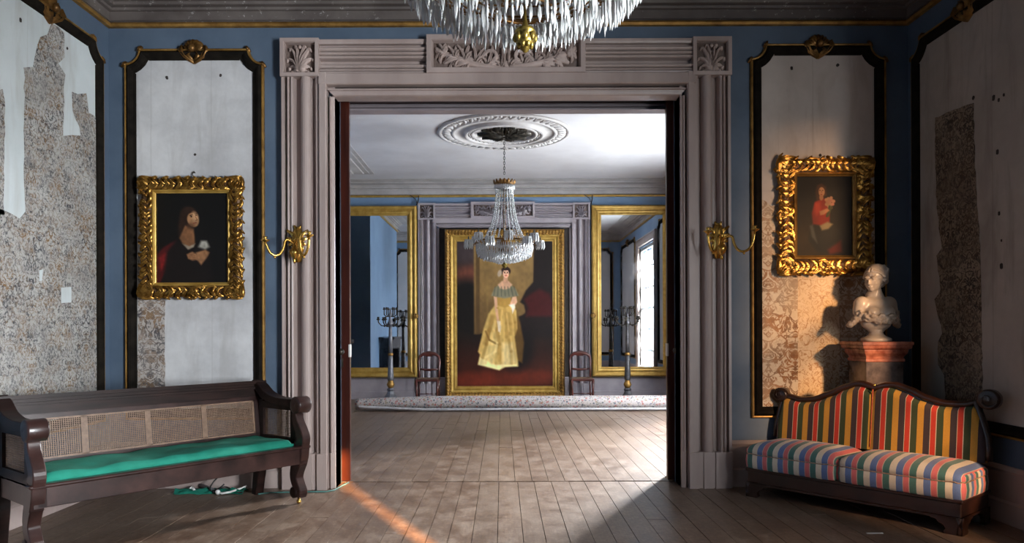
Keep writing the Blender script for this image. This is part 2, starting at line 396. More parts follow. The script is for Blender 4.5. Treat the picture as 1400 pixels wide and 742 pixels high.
    def build(s, name, mat, parent=None, loc=None, label=None, kind=None):
        o = bpy.data.objects.new(name, s.mesh(name, mat)); COL.objects.link(o)
        if parent is not None: o.parent = parent
        if loc is not None: o.location = loc
        if label: o['label'] = label
        if kind: o['kind'] = kind
        return o
def empty(name, loc=(0, 0, 0), rz=0, label=None, cat=None, group=None):
    o = bpy.data.objects.new(name, None); COL.objects.link(o); o.location = loc; o.rotation_euler = (0, 0, rz)
    o.empty_display_size = .1
    return tag(o, label, cat, group)
def tag(o, label=None, cat=None, group=None, kind=None):
    if label: o['label'] = label
    if cat: o['category'] = cat
    if group: o['group'] = group
    if kind: o['kind'] = kind
    return o
def dup(o, parent=None):
    c = o.copy(); COL.objects.link(c); c.parent = parent
    for ch in list(o.children): dup(ch, c)
    return c
def struct(mb, name, mat, parent=None): return mb.build(name, mat, parent, kind='structure')
def arc(cx, cy, r, a0, a1, n=8, ry=None):
    ry = r if ry is None else ry
    return [(cx + r * math.cos(a0 + (a1 - a0) * i / n), cy + ry * math.sin(a0 + (a1 - a0) * i / n)) for i in range(n + 1)]
def offset_poly(pts, d, closed=True):
    n = len(pts); out = []
    for i in range(n):
        p = pts[i]; a = pts[(i - 1) % n] if closed or i > 0 else None; c = pts[(i + 1) % n] if closed or i < n - 1 else None
        def nrm(u, v):
            dx, dy = v[0] - u[0], v[1] - u[1]; l = math.hypot(dx, dy) or 1; return (-dy / l, dx / l)
        n1 = nrm(a, p) if a is not None else nrm(p, c); n2 = nrm(p, c) if c is not None else n1
        mx, my = n1[0] + n2[0], n1[1] + n2[1]; k = 1 + n1[0] * n2[0] + n1[1] * n2[1]
        k = max(k, .35); out.append((p[0] + mx / k * d, p[1] + my / k * d))
    return out
def band(mb, outline, prof, fn, closed=True, smooth=False):
    """sweep prof [(inset, height)] round an outline; fn(a,b,h)->xyz"""
    loops = [[fn(a, b_, h) for a, b_ in offset_poly(outline, d, closed)] for d, h in prof]
    n = len(outline); vs = [p for l in loops for p in l]; m_ = n if closed else n - 1
    fs = [(j * n + i, j * n + (i + 1) % n, (j + 1) * n + (i + 1) % n, (j + 1) * n + i) for j in range(len(prof) - 1) for i in range(m_)]
    return mb.add(vs, fs, smooth)
def wall_fn(y, face=-1):   # plane facing -Y (face=-1) or +Y
    return lambda a, b_, h: (a, y + face * h, b_)
def side_fn(x, face=1):    # plane of a side wall: a is Y
    return lambda a, b_, h: (x + face * h, a, b_)
def W(px, py, Y): return ((px - 687) * Y / F, EYE - (py - 451) * Y / F)
# ================================================================== STRUCTURE
struct(MB().box(XL - .3, XR + .3, YB - .3, Y3 + .3, -.14, -.026), 'floor', 'under_floor')
FLOOR = bpy.data.objects['floor']
bmesh_board = MB().box(-.5, .5, -.5, .5, -.025, 0).mesh('floorboard', 'floorboard')
def lay_boards(y0, y1, wmean, seed, joints):
    rr = random.Random(seed); x = XL; k = 0
    while x < XR - .02:
        ww = min(wmean * rr.uniform(.86, 1.14), XR - x)
        cuts = [y0] + [y0 + (y1 - y0) * min(.9, max(.1, j + rr.uniform(-.10, .10))) for j in joints[k % len(joints)]] + [y1]
        for a, c in zip(cuts, cuts[1:]):
            o = bpy.data.objects.new('floorboard', bmesh_board); COL.objects.link(o); o.parent = FLOOR
            o.location = (x + ww / 2, (a + c) / 2, rr.uniform(-.0016, .0016)); o.scale = (ww - .0045, c - a - .004, 1)
        x += ww; k += 1
lay_boards(YB, 6.672, .150, 3, [(.42,), (.30, .78), (.6,), (.2, .68)])
lay_boards(6.700, Y3, .155, 5, [(.35, .7), (.55,), (.28, .62, .85), (.45, .8)])
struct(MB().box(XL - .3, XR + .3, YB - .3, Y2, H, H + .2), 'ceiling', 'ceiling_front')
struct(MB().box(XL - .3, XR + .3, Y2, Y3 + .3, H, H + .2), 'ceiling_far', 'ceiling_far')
# left wall and back wall
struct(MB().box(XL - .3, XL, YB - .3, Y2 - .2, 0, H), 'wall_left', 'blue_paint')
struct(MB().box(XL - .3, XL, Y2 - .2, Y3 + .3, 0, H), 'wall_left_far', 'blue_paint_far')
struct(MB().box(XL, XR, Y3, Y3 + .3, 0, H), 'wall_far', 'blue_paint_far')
# chimney breast on the left of the far room
BX, BY0, BY1 = -2.84, 9.4, 13.38
struct(MB().box(XL, BX, BY0, BY1, 0, H), 'wall_chimney', 'blue_paint_far')
def holed_wall(name, mat, y0, y1, wins, x0=XR, x1=XR + .3):
    mb = MB(); ys = y0
    for (a, c, z0, z1) in sorted(wins):
        mb.box(x0, x1, ys, a, 0, H); mb.box(x0, x1, a, c, 0, z0); mb.box(x0, x1, a, c, z1, H); ys = c
    mb.box(x0, x1, ys, y1, 0, H); struct(mb, name, mat)
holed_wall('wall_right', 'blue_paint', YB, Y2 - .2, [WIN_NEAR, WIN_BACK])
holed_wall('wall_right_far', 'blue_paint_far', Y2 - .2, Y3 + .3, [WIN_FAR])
# back wall with a shuttered window; the gap between its shutters lets the low sun in
SL = 2.81
mb = MB(); mb.box(XL, SL - .6, YB - .3, YB, 0, H).box(SL + .6, XR, YB - .3, YB, 0, H).box(SL - .6, SL + .6, YB - .3, YB, 0, .6).box(SL - .6, SL + .6, YB - .3, YB, 2.72, H)
struct(mb, 'wall_back', 'blue_paint')
# dividing wall: doorway OX0..OX1
OX0, OX1, OZ = -1.455, 1.55, 3.40
mb = MB()
for (a, c, z0, z1) in ((XL, OX0, 0, H), (OX1, XR, 0, H), (OX0, OX1, 3.52, H)):
    mb.box(a, c, Y1, Y2 - .2, z0, z1)
struct(mb, 'wall_dividing', 'blue_paint')
mb = MB()
for (a, c, z0, z1) in ((XL, OX0, 0, H), (OX1, XR, 0, H), (OX0, OX1, 3.52, H)):
    mb.box(a, c, Y2 - .12, Y2, z0, z1)
struct(mb, 'wall_dividing_rear', 'blue_paint_far')
struct(MB().box(-60, 60, -60, 60, -1.6, -1.5), 'ground_outside', 'lawn')

# ------------------------------------------------------------------ windows
def window(name, y0, y1, z0, z1, cols=2, rows=6):
    root = MB().box(XR + .03, XR + .09, y0, y0 + .06, z0, z1).box(XR + .03, XR + .09, y1 - .06, y1, z0, z1).box(XR + .03, XR + .09, y0, y1, z0, z0 + .07).box(XR + .03, XR + .09, y0, y1, z1 - .07, z1).box(XR + .03, XR + .09, y0, y1, (z0 + z1) / 2 - .03, (z0 + z1) / 2 + .03)
    root = struct(root, name, 'cream_paint')
    bar = None
    for i in range(1, cols):
        y = y0 + (y1 - y0) * i / cols
        MB().box(XR + .045, XR + .075, y - .014, y + .014, z0 + .07, z1 - .07).build('muntin', 'cream_paint', root)
    for j in range(1, rows):
        z = z0 + (z1 - z0) * j / rows
        if abs(z - (z0 + z1) / 2) < .02: continue
        MB().box(XR + .045, XR + .075, y0 + .06, y1 - .06, z - .012, z + .012).build('muntin', 'cream_paint', root)
    ph = (z1 - z0) / rows; pw = (y1 - y0) / cols
    me = MB().box(XR + .058, XR + .062, -pw / 2 + .015, pw / 2 - .015, -ph / 2 + .012, ph / 2 - .012).mesh('pane', 'window_glass')
    for i in range(cols):
        for j in range(rows):
            o = bpy.data.objects.new('pane', me); COL.objects.link(o); o.parent = root
            o.location = (0, y0 + pw * (i + .5), z0 + ph * (j + .5))
    cs = MB(); out = [(y0 - .2, z0 - .14), (y1 + .2, z0 - .14), (y1 + .2, z1 + .24), (y0 - .2, z1 + .24)]
    band(cs, out, [(0, 0), (0, .06), (.03, .07), (.05, .05), (.10, .05), (.12, .07), (.19, .04), (.2, .0), (.2, -.12)], side_fn(XR, -1))
    cs.build('casing', 'mauve_paint', root)
    return root
window('window_1', *WIN_FAR, cols=3)
window('window_2', *WIN_NEAR)
window('window_3', *WIN_BACK)
w4 = struct(MB().box(SL - .6, SL + .6, YB - .2, YB - .15, .6, .66).box(SL - .6, SL + .6, YB - .2, YB - .15, 2.66, 2.72).box(SL - .6, SL - .55, YB - .2, YB - .15, .6, 2.72).box(SL + .55, SL + .6, YB - .2, YB - .15, .6, 2.72), 'window_4', 'cream_paint')
for (a, c) in ((SL - .58, SL - .034), (SL + .034, SL + .58)):
    mb = MB().box(a, c, YB - .14, YB - .10, .62, 2.70)
    sh = mb.build('shutter', 'cream_paint', w4)
    s2 = MB()
    for k in range(22): s2.box(a + .08, c - .08, YB - .10, YB - .085, .74 + k * .085, .79 + k * .085)
    s2.build('louvre', 'cream_paint', sh)

# ------------------------------------------------------------------ cornices, rails, baseboards
CORN = [(0, 4.065), (.03, 4.075), (.022, 4.085), (.022, 4.158), (.05, 4.162), (.055, 4.182), (.04, 4.186), (.09, 4.192), (.10, 4.214), (.13, 4.218), (.14, 4.236), (.20, 4.245), (.28, 4.26), (.29, 4.276), (.37, 4.28), (.38, 4.288), (.45, 4.292), (.45, 4.30)]
RAIL = [(0, 4.022), (.03, 4.026), (.042, 4.045), (.03, 4.062), (0, 4.066)]
rect1 = [(XL, YB), (XR, YB), (XR, Y1), (XL, Y1)]
rect2 = [(XL, Y2), (XR, Y2), (XR, Y3), (XL, Y3), (XL, BY1), (BX, BY1), (BX, BY0), (XL, BY0)]
fh = lambda a, b_, h: (a, b_, h)
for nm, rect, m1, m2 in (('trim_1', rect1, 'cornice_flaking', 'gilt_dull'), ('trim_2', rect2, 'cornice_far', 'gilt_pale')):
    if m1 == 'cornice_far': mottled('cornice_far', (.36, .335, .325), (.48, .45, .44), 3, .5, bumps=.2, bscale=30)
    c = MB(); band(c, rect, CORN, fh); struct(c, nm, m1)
    c = MB(); band(c, rect, RAIL, fh); c.build('picture_rail', m2, bpy.data.objects[nm])
# deep ceiling moulding boards round the chimney breast read as parallel white lines from below
def baseboard(name, rect, mat, closed=True, hh=.40):
    c = MB(); band(c, rect, [(0, hh), (.012, hh - .005), (.03, hh - .03), (.022, hh - .05), (.022, .16), (.04, .145), (.04, 0)], fh, closed); return struct(c, name, mat)
baseboard('baseboard_left', [(OX0 - .45, Y1), (XL, Y1), (XL, YB)], 'mauve_paint', False)
baseboard('baseboard_right', [(XR, YB), (XR, Y1), (OX1 + .43, Y1)], 'mauve_paint', False)
baseboard('baseboard_back', [(XL, YB), (XR, YB)], 'mauve_paint', False)
baseboard('baseboard_far', [(OX1 + .43, Y2), (XR, Y2), (XR, Y3), (XL, Y3), (XL, BY1), (BX, BY1), (BX, BY0), (XL, BY0), (XL, Y2), (OX0 - .43, Y2)], 'mauve_paint_far', False, .44)

# ------------------------------------------------------------------ carved door surrounds
def reed(a0, a1, h, base, n=6):
    return [(a0 + (a1 - a0) * (1 - math.cos(PI * i / n)) / 2, base + (h - base) * math.sin(PI * i / n)) for i in range(n + 1)]
def pilaster_profile(w_):
    k = w_ / .45
    p = [(0, 0), (0, .085), (.024, .085), (.027, .03), (.040, .03)] + reed(.042, .070, .088, .05) + reed(.072, .106, .092, .05) + [(.112, .014), (.155, .014), (.158, .05)]
    p += reed(.164, .252, .105, .055, 8) + [(.256, .014), (.292, .014), (.296, .075), (.326, .078), (.332, .105), (.385, .11), (.392, .10), (.394, .012), (.408, .012), (.412, .066), (.424, .070), (.426, .052), (.444, .046), (.45, .03), (.45, -.10)]
    return [(a * k, h) for a, h in p]
FRIEZE = [(3.593, 0), (3.593, .078), (3.607, .082), (3.611, .05)] + [(z, h) for z, h in reed(3.613, 3.638, .085, .05)] + reed(3.640, 3.676, .088, .05) + [(3.680, .014), (3.716, .014), (3.720, .06)] + reed(3.722, 3.752, .085, .055) + reed(3.754, 3.784, .088, .055) + reed(3.786, 3.826, .095, .055) + [(3.832, .04), (3.845, .04), (3.849, .08), (3.866, .085), (3.887, .085), (3.887, 0)]
HEAD = [(3.593, 0), (3.593, .095), (3.585, .105), (3.500, .11), (3.492, .10), (3.490, .02), (3.472, .02), (3.468, .066), (3.452, .070), (3.449, .052), (3.430, .048), (3.425, .062), (3.412, .058), (3.405, .04), (3.405, -.10)]
def acanthus_block(mb, fn, x0, x1, z0, z1):
    cx, w_, h_ = (x0 + x1) / 2, (x1 - x0), (z1 - z0)
    for s in (-1, 1):
        for (a, ln, bend, ww) in ((.16, .93, .10, .075), (.40, .95, .22, .085), (.72, .80, .42, .08), (1.05, .62, .50, .07), (1.42, .45, .35, .055)):
            pts = []
            for i in range(7):
                t = i / 6; an = a + bend * t * t
                pts.append((cx + s * math.sin(an) * t * ln * w_ * .56, z0 + .04 * h_ + math.cos(an * .85) * t * ln * h_ * .98))
            mb.leaf(pts, ww * w_ * .72, .075, fn)
            e = pts[-1]
            mb.leaf([(e[0], e[1] - .0), (e[0] + s * .03 * w_, e[1] - .03 * h_), (e[0] + s * .07 * w_, e[1] - .10 * h_)], .05 * w_, .05, fn)
        mb.leaf([(cx + s * .16 * w_ * math.sin(q * 1.0), z0 + h_ * (.45 - .18 * math.cos(q) + .02 * q)) for q in [i * .52 for i in range(9)]], .035 * w_, .05, fn)
    mb.leaf([(cx, z0 + h_ * .02), (cx, z0 + h_ * .25), (cx, z0 + h_ * .5), (cx, z0 + h_ * .62)], .07 * w_, .06, fn)
    p = fn(cx, z0 + h_ * .30, .03); mb.ball(p, (.022 * w_ / .3,) * 3, 8, 6)
    p = fn(cx, z0 + h_ * .88, .03); mb.ball(p, (.016,) * 3, 8, 6)
def acanthus_scroll(mb, fn, x0, x1, z0, z1):
    cx, hw, h_ = (x0 + x1) / 2, (x1 - x0) / 2, z1 - z0
    def clampz(z): return min(z1 - .004, max(z0 + .004, z))
    for s in (-1, 1):
        P_ = lambda t, q: (cx + s * hw * min(.99, t), clampz(z0 + h_ * q))
        # big volute beside the centre, unrolling into the long stem
        vc, vr = .20, .36
        vol = [P_(vc + (.03 + .145 * (q / 5.4)) * math.cos(-PI / 2 - q) * h_ / hw * 2.3, .42 + (.06 + .34 * (q / 5.4)) * math.sin(-PI / 2 - q)) for q in [i * .36 for i in range(16)]]
        mb.leaf(vol, .020 * hw / .6, .085, fn, .7, .8, .8)
        stem = [P_(.05 + .93 * t, .06 + .16 * t + .60 * t ** 2.4) for t in [i / 14 for i in range(15)]]
        mb.leaf(stem, .021 * hw / .6, .085, fn, .7, .6, .8)
        # acanthus leaves springing up and down from the stem, each a bunch of curled lobes
        for (t0, an, ln, up) in ((.26, 1.95, .80, 1), (.42, 1.55, .78, 1), (.56, 1.25, .72, 1), (.70, 1.15, .58, 1), (.50, -.02, .62, 0), (.66, -.05, .60, 0), (.84, .45, .50, 0), (.86, 1.2, .42, 1), (.06, 1.75, .75, 1)):
            zb = .06 + .16 * t0 + .60 * t0 ** 2.4
            for q in (-2, -1, 0, 1, 2):
                a1 = an + q * .30; l0 = ln * h_ * (1 - .13 * abs(q)) 
                pts = []
                for i in range(6):
                    t = i / 5; a2 = a1 + (q * .35 - .15) * t * t
                    pts.append((cx + s * min(hw * .985, t0 * hw + math.cos(a2) * l0 * t), clampz(z0 + zb * h_ + math.sin(a2) * l0 * t)))
                mb.leaf(pts, .0165 * hw / .6, .055 + .022 * (q % 2 == 0), fn, .3, .5, .4)
    mb.leaf([(cx, z0), (cx, z0 + .3 * h_), (cx, z0 + .6 * h_), (cx, z0 + .93 * h_)], .026, .075, fn)
def surround(name, xl, xr, y, face, label, opening_l, opening_r, pw=.45, mats=('mauve_paint', 'carved_mauve'), plinth=.31, plq=(-.645, .722)):
    root = empty(name, ((xl + xr) / 2, y, 0), 0, label, 'door surround')
    X0, Yw = (xl + xr) / 2, y
    def loc(o): o.location = (0, 0, 0); o.matrix_parent_inverse = Matrix.Translation((-X0, -Yw, 0)); return o
    fn = lambda a, b_, h: (a, y + face * h, b_)
    m1, m2 = mats; bw = .325 * (xr - xl) / 3.885 if xr - xl > 3.6 else .33
    for s, xe, ow in ((1, xl, opening_l - xl), (-1, xr, xr - opening_r)):
        prof = pilaster_profile(ow)
        mb = MB(); mb.strip_profile([(xe + s * a, h) for a, h in prof], lambda a, h, t: fn(a, t, h), plinth - .01, 3.40)
        inner = [(a, h) for a, h in prof if a <= .393 * ow / .45]
        mb.strip_profile([(xe + s * a, h) for a, h in inner] + [(xe + s * .394 * ow / .45, 0)], lambda a, h, t: fn(a, t, h), 3.40, 3.594)
        loc(mb.build('pilaster', m1, root))
        # plinth block
        mb = MB(); k = ow / .45
        pl = [(0, 0), (0, .105), (.15 * k, .11), (.155 * k, .095), (.165 * k, .095), (.17 * k, .115), (.26 * k, .115), (.265 * k, .10), (.30 * k, .10), (.305 * k, .125), (.39 * k, .125), (.395 * k, .05), (.41 * k, .05), (.414 * k, .075), (.45 * k, .06), (.45 * k, -.1)]
        pp = [(xe + s * a, h) for a, h in pl]
        mb.strip_profile(pp, lambda a, h, t: fn(a, t, h), 0, plinth)
        top = [(a, h) for a, h in pp]; vs = [fn(a, plinth, h) for a, h in top]; mb.add(vs, [tuple(range(len(vs)))])
        loc(mb.build('plinth', m1, root))
        # corner block
        a0, a1 = sorted((xe, xe + s * bw))
        mb = MB(); out = [(a0 - .004, 3.563), (a1 + .004, 3.563), (a1 + .004, 3.891), (a0 - .004, 3.891)]
        band(mb, out, [(0, 0), (0, .112), (.030, .115), (.036, .10), (.038, .055)], fn)
        i_ = .038; bk_ = MB().add([fn(a0 - .004 + i_, 3.563 + i_, .055), fn(a1 + .004 - i_, 3.563 + i_, .055), fn(a1 + .004 - i_, 3.891 - i_, .055), fn(a0 - .004 + i_, 3.891 - i_, .055)], [(0, 1, 2, 3)])
        cb = loc(mb.build('corner_block', m1, root)); bk_.build('recess', 'carved_back', cb)
        mb = MB(); acanthus_block(mb, lambda a, b_, h: fn(a, b_, h + .052), a0 + i_, a1 - i_, 3.563 + i_ - .004, 3.891 - i_)
        lf = mb.build('acanthus_carving', m2, cb)
    # fascia and inner casing across the top
    mb = MB(); vs = []; prof = HEAD; x0, x1 = opening_l, opening_r
    n = len(prof); hd = 0
    for side in (0, 1):
        for (z, h) in prof:
            dz = max(0, 3.595 - z); k = (.45 - .0)
            # mitre the inner casing with the pilasters
            off = max(0.0, (z - 3.405))
            off = min(off, .066) if z < 3.489 else .122; e = x0 - off if side == 0 else x1 + off
            vs.append(fn(e, z, h))
    mb.add(vs, [(i, i + 1, n + i + 1, n + i) for i in range(n - 1)]); loc(mb.build('head_moulding', m1, root))
    # friezes and centre plaque
    pa, pb = plq
    for (a0, a1) in ((xl + bw, pa), (pb, xr - bw)):
        mb = MB(); mb.strip_profile(FRIEZE, lambda a, h, t: fn(t, a, h), a0, a1); loc(mb.build('frieze', m1, root))
    mb = MB(); za, zb = 3.585, 3.912
    out = [(pa, za), (pb, za), (pb, zb), (pa, zb)]
    band(mb, out, [(0, 0), (0, .125), (.040, .13), (.046, .12), (.056, .065)], fn)
    i_ = .056; bk_ = MB().add([fn(pa + i_, za + i_ * .4, .065), fn(pb - i_, za + i_ * .4, .065), fn(pb - i_, zb - i_, .065), fn(pa + i_, zb - i_, .065)], [(0, 1, 2, 3)])
    mb2 = MB(); acanthus_scroll(mb2, lambda a, b_, h: fn(a, b_, h + .06), pa + i_ + .01, pb - i_ - .01, za + .03, zb - i_ - .006)
    q = loc(mb.build('centre_plaque', m1, root)); bk_.build('recess', 'carved_back', q); mb2.build('scroll_carving', m2, q)
    return root
surround('door_surround', -1.905, 1.98, Y1, -1, 'wide mauve carved door surround framing the opening to the far room', OX0, OX1 , .45, plq=(-.645, .722))
surround('door_surround', -1.98, 1.93, Y2, 1, 'mauve door surround on the far side of the dividing wall, seen in the mirrors', -1.5, 1.6, mats=('mauve_paint_far', 'mauve_paint_far'))
surround('door_surround', -1.665, 1.738, Y3, -1, 'small mauve carved surround behind the tall portrait', -1.255, 1.33, mats=('mauve_paint_far', 'mauve_paint_far'), plq=(-.62, .65))
struct(MB().box(-1.255, 1.33, Y3 - .012, Y3 + .01, 0, 3.42), 'dark_opening_sheet', 'hole_dark')  # flat dark sheet; its colour stands in for the shade of the opening
# jamb linings and the pocket doors
struct(MB().box(OX0 - .02, OX0, Y1 - .03, 6.63, 0, 3.5).box(OX0 - .02, OX0, 6.74, Y2 + .03, 0, 3.5).box(OX1, OX1 + .02, Y1 - .03, 6.63, 0, 3.5).box(OX1, OX1 + .02, 6.74, Y2 + .03, 0, 3.5), 'trim_3', 'mauve_paint')
struct(MB().box(OX0, OX1, Y1 - .02, 6.64, 3.43, 3.53).box(OX0, OX1, 6.73, Y2 + .02, 3.50, 3.53), 'trim_4', 'mahogany')
def leaf_door(name, xe, s, hand):
    y = 6.665
    x0, x1 = sorted((xe, xe + s * 1.0))
    root = struct(MB().box(x0, x1, y, y + .05, .012, 3.45, .004), name, 'mahogany')
    for (z0, z1) in ((.3, 1.0), (1.25, 3.2)):
        mb = MB(); a0, a1 = sorted((xe + s * .16, xe + s * .84))
        band(mb, [(a0, z0), (a1, z0), (a1, z1), (a0, z1)], [(0, 0), (.01, .012), (.03, .010), (.04, 0)], wall_fn(y, -1)); mb.build('panel_moulding', 'mahogany', root)
    kx = xe + s * .072
    kn = MB().lathe([(.0, -.065), (.020, -.062), (.030, -.045), (.030, -.035), (.018, -.02), (.010, -.012), (.010, -.004), (.024, -.003), (.024, .001)], 16, (kx, y, 1.18), 'Y').build('knob', 'bronze', root, label='dark round door knob')
    MB().box(kx - .012, kx + .012, y - .004, y + .001, 1.04, 1.12, .003).build('keyhole_plate', 'bronze', kn)
    MB().box(xe - s * .004 - (.0 if s > 0 else 0), xe + s * .012, y - .002, y + .052, 1.13, 1.245, .001).build('edge_plate', 'white_plastic', root, label='pale metal edge plate')
    return root
leaf_door('door_1', -1.378, -1, 'l')
leaf_door('door_2', 1.485, 1, 'r')
# dark strip in the floor at the threshold
struct(MB().box(OX0, OX1, 6.670, 6.702, -.02, -.008), 'trim_5', 'hole_dark')

# ------------------------------------------------------------------ wall panels with notched moulding frames
def panel_outline(a0, a1, z0, z1, r=.125):
    p = [(a0, z0), (a1, z0)]
    p += [(a1, z1 - r)] + [(a1 - r * math.sin(t) , z1 - r * math.cos(t)) for t in [PI / 2 * i / 6 for i in range(1, 7)]][::1]
    # concave notches centred on the outer corners
    right = [(a1 + r * math.cos(t), z1 + r * math.sin(t)) for t in [-PI / 2 - PI / 2 * i / 7 for i in range(8)]]
    left = [(a0 + r * math.cos(t), z1 + r * math.sin(t)) for t in [0 - PI / 2 * i / 7 for i in range(8)]]
    return [(a0, z0), (a1, z0)] + right + left
def crest(fn, cx, z, parent):
    mb = MB()
    for k in range(-3, 4):
        an = k * .42
        mb.leaf([(cx + math.sin(an) * .02, z - .03 + math.cos(an) * .01), (cx + math.sin(an) * .065, z + math.cos(an) * .055), (cx + math.sin(an) * .095, z + .005 + math.cos(an) * .078)], .024, .07, fn)
    mb.ball(fn(cx, z - .005, .06), .034, 10, 7)
    for s in (-1, 1):
        mb.leaf([(cx + s * .10, z + .03), (cx + s * .11, z - .02), (cx + s * .08, z - .065), (cx, z - .12)], .024, .07, fn)
        mb.leaf([(cx + s * .02, z - .03), (cx + s * .045, z - .06), (cx, z - .105)], .02, .07, fn)
    return mb.build('shell_crest', 'gilt_dark', parent)
def wall_panel(fn, a0, a1, z0, z1, label, plaster_mat, remnants=(), field=True, hang=None, spots=()):
    c = fn((a0 + a1) / 2, z0, 0)
    root = empty('wall_panel', c, 0, label, 'wall panel')
    def loc(o): o.matrix_parent_inverse = Matrix.Translation((-c[0], -c[1], -c[2])); return o
    out = panel_outline(a0, a1, z0, z1)
    mb = MB(); band(mb, out, [(.016, 0), (.018, .030), (.035, .048), (.055, .040), (.075, .022), (.092, .018), (.095, 0)], fn); loc(mb.build('frame_moulding', 'dark_moulding', root))
    mb = MB(); band(mb, out, [(-.006, 0), (-.004, .026), (.004, .034), (.013, .032), (.018, .022)], fn)
    loc(mb.build('gilt_edge', 'gilt_dull', root))
    if field:
        ins = offset_poly(out, .06); mb = MB(); n = len(ins)
        mb.add([fn(a, b_, .006) for a, b_ in ins], [tuple(range(n))]); loc(mb.build('plaster_field', plaster_mat, root))
    loc(crest(fn, (a0 + a1) / 2, z1 - .0, root))
    for s, ax in ((1, a0), (-1, a1)):
        mb = MB()
        for (da, dz) in ((.0, -.135), (.135, .0)):
            x_, z_ = ax + s * da, z1 + dz
            mb.leaf([(x_ - s * .02, z_ - .02), (x_, z_ + .005), (x_ + s * .012, z_ + .03)], .016, .05, fn); p = fn(x_, z_, .03); mb.ball(p, .014, 8, 5)
        loc(mb.build('corner_scroll', 'gilt_dark', root))
    for poly, mat, h in remnants:
        mb = MB(); n = len(poly); mb.prism(poly, lambda a, b_, d: fn(a, b_, d), .007, .007 + h)
        loc(mb.build('wallpaper_remnant' if 'wallpaper' in mat else 'bare_patch', mat, root))
    if spots:
        for (a, b_, r) in spots:
            mb = MB(); pts = [(a + r * (1 + .3 * math.sin(5 * k + a * 9)) * math.cos(k * PI / 4), b_ + r * 1.2 * math.sin(k * PI / 4)) for k in range(8)]
            mb.prism(pts, lambda a, b_, d: fn(a, b_, d), .006, .009); loc(mb.build('nail_hole', 'hole_dark', root))
    return root
def ragged(pts, amp=.012, step=.05, seed=1, closed=True):
    rr = random.Random(seed); out = []
    n = len(pts)
    for i in range(n):
        a, c = pts[i], pts[(i + 1) % n]; l = math.dist(a, c); k = max(1, int(l / step))
        for j in range(k):
            t = j / k; out.append((a[0] + (c[0] - a[0]) * t + rr.uniform(-amp, amp), a[1] + (c[1] - a[1]) * t + rr.uniform(-amp, amp)))
    return out
FWp = lambda px, py: ((px - 687) / 156.1, EYE - (py - 451) / 156.1)
LWp = lambda px, py: (F * -XL / (687 - px), EYE - (py - 451) * -XL / (687 - px))
RWp = lambda px, py: (F * XR / (px - 687), EYE - (py - 451) * XR / (px - 687))
f1 = wall_fn(Y1, -1); fl = side_fn(XL, 1); frr = side_fn(XR, -1)
def S(pts, cv, **k): return ragged([cv(*p) for p in pts], **k)
wall_panel(f1, -3.29, -2.082, .60, 3.83, 'black and gilt framed wall panel of stained white plaster left of the doorway', 'plaster_white',
    [(S([(189, 530), (226, 530), (226, 408), (208, 405), (199, 396), (199, 366), (192, 348), (189, 345)], FWp, amp=.006, seed=2), 'wallpaper_back_left', .003)],
    spots=[(*FWp(230, 105), .014), (*FWp(303, 102), .012), (*FWp(268, 210), .01)])
wall_panel(f1, 2.178, 3.352, .60, 3.855, 'black and gilt framed wall panel with tan wallpaper right of the doorway', 'plaster_warm',
    [(S([(1041, 560), (1090, 560), (1090, 372), (1090, 300), (1063, 281), (1054, 283), (1047, 276), (1041, 274)], FWp, amp=.005, seed=3), 'wallpaper_tan', .003),
     (S([(1089, 560), (1148, 560), (1148, 300), (1100, 300), (1089, 302)], FWp, amp=.004, seed=4), 'wallpaper_tan_faded', .0025),
     (S([(1147, 560), (1204, 560), (1204, 314), (1180, 311), (1147, 316)], FWp, amp=.004, seed=5), 'wallpaper_tan', .003)],
    spots=[(*FWp(1083, 95), .014), (*FWp(1146, 91), .013), (*FWp(1122, 214), .012)])
rem_l = S([(0, 285), (14, 290), (27, 296), (33, 285), (33, 92), (45, 90), (47, 72), (56, 50), (66, 46), (70, 31), (80, 35), (88, 42), (88, 77), (80, 84), (90, 100), (87, 116), (86, 182), (110, 183), (108, 170), (100, 150), (98, 124), (118, 126), (120, 150), (131, 157), (131, 560), (-9, 560), (-9, 285)], LWp, amp=.010, step=.06, seed=8)
wall_panel(fl, 4.87, 6.335, .60, 3.83, 'wide left wall panel with peeling grey wallpaper over pale plaster', 'plaster_left',
    [(rem_l, 'wallpaper_left', .003),
     (S([(-9, 125), (4, 120), (6, 150), (5, 200), (4, 290), (-9, 290)], LWp, amp=.008, seed=9), 'wallpaper_left', .003),
     ([LWp(82, 391), LWp(96, 390), LWp(96, 411), LWp(82, 412)][::-1], 'plaster_left', .0045), ([LWp(52, 367), LWp(57, 366), LWp(56, 381), LWp(52, 382)][::-1], 'plaster_left', .0045)],
    spots=[(*LWp(28, 25), .014), (*LWp(92, 64), .010)])
rem_r = S([(1281, 163), (1308, 152), (1333, 144), (1335, 230), (1341, 330), (1343, 440), (1345, 560), (1294, 560), (1292, 515), (1284, 500), (1284, 468), (1290, 458), (1283, 428), (1279, 410), (1288, 400), (1282, 352), (1289, 340), (1283, 285), (1281, 230)], RWp, amp=.008, step=.05, seed=12)
wall_panel(frr, 4.88, 6.37, .60, 3.83, 'wide right wall panel of bare plaster with one dark wallpaper strip', 'plaster_right',
    [(rem_r, 'wallpaper_dark', .003)],
    spots=[(*RWp(1361, 136), .018), (*RWp(1368, 139), .012), (*RWp(1375, 132), .010), (*RWp(1366, 210), .016), (*RWp(1368, 294), .013), (*RWp(1371, 366), .018), (*RWp(1371, 331), .008), (*RWp(1333, 136), .014)])
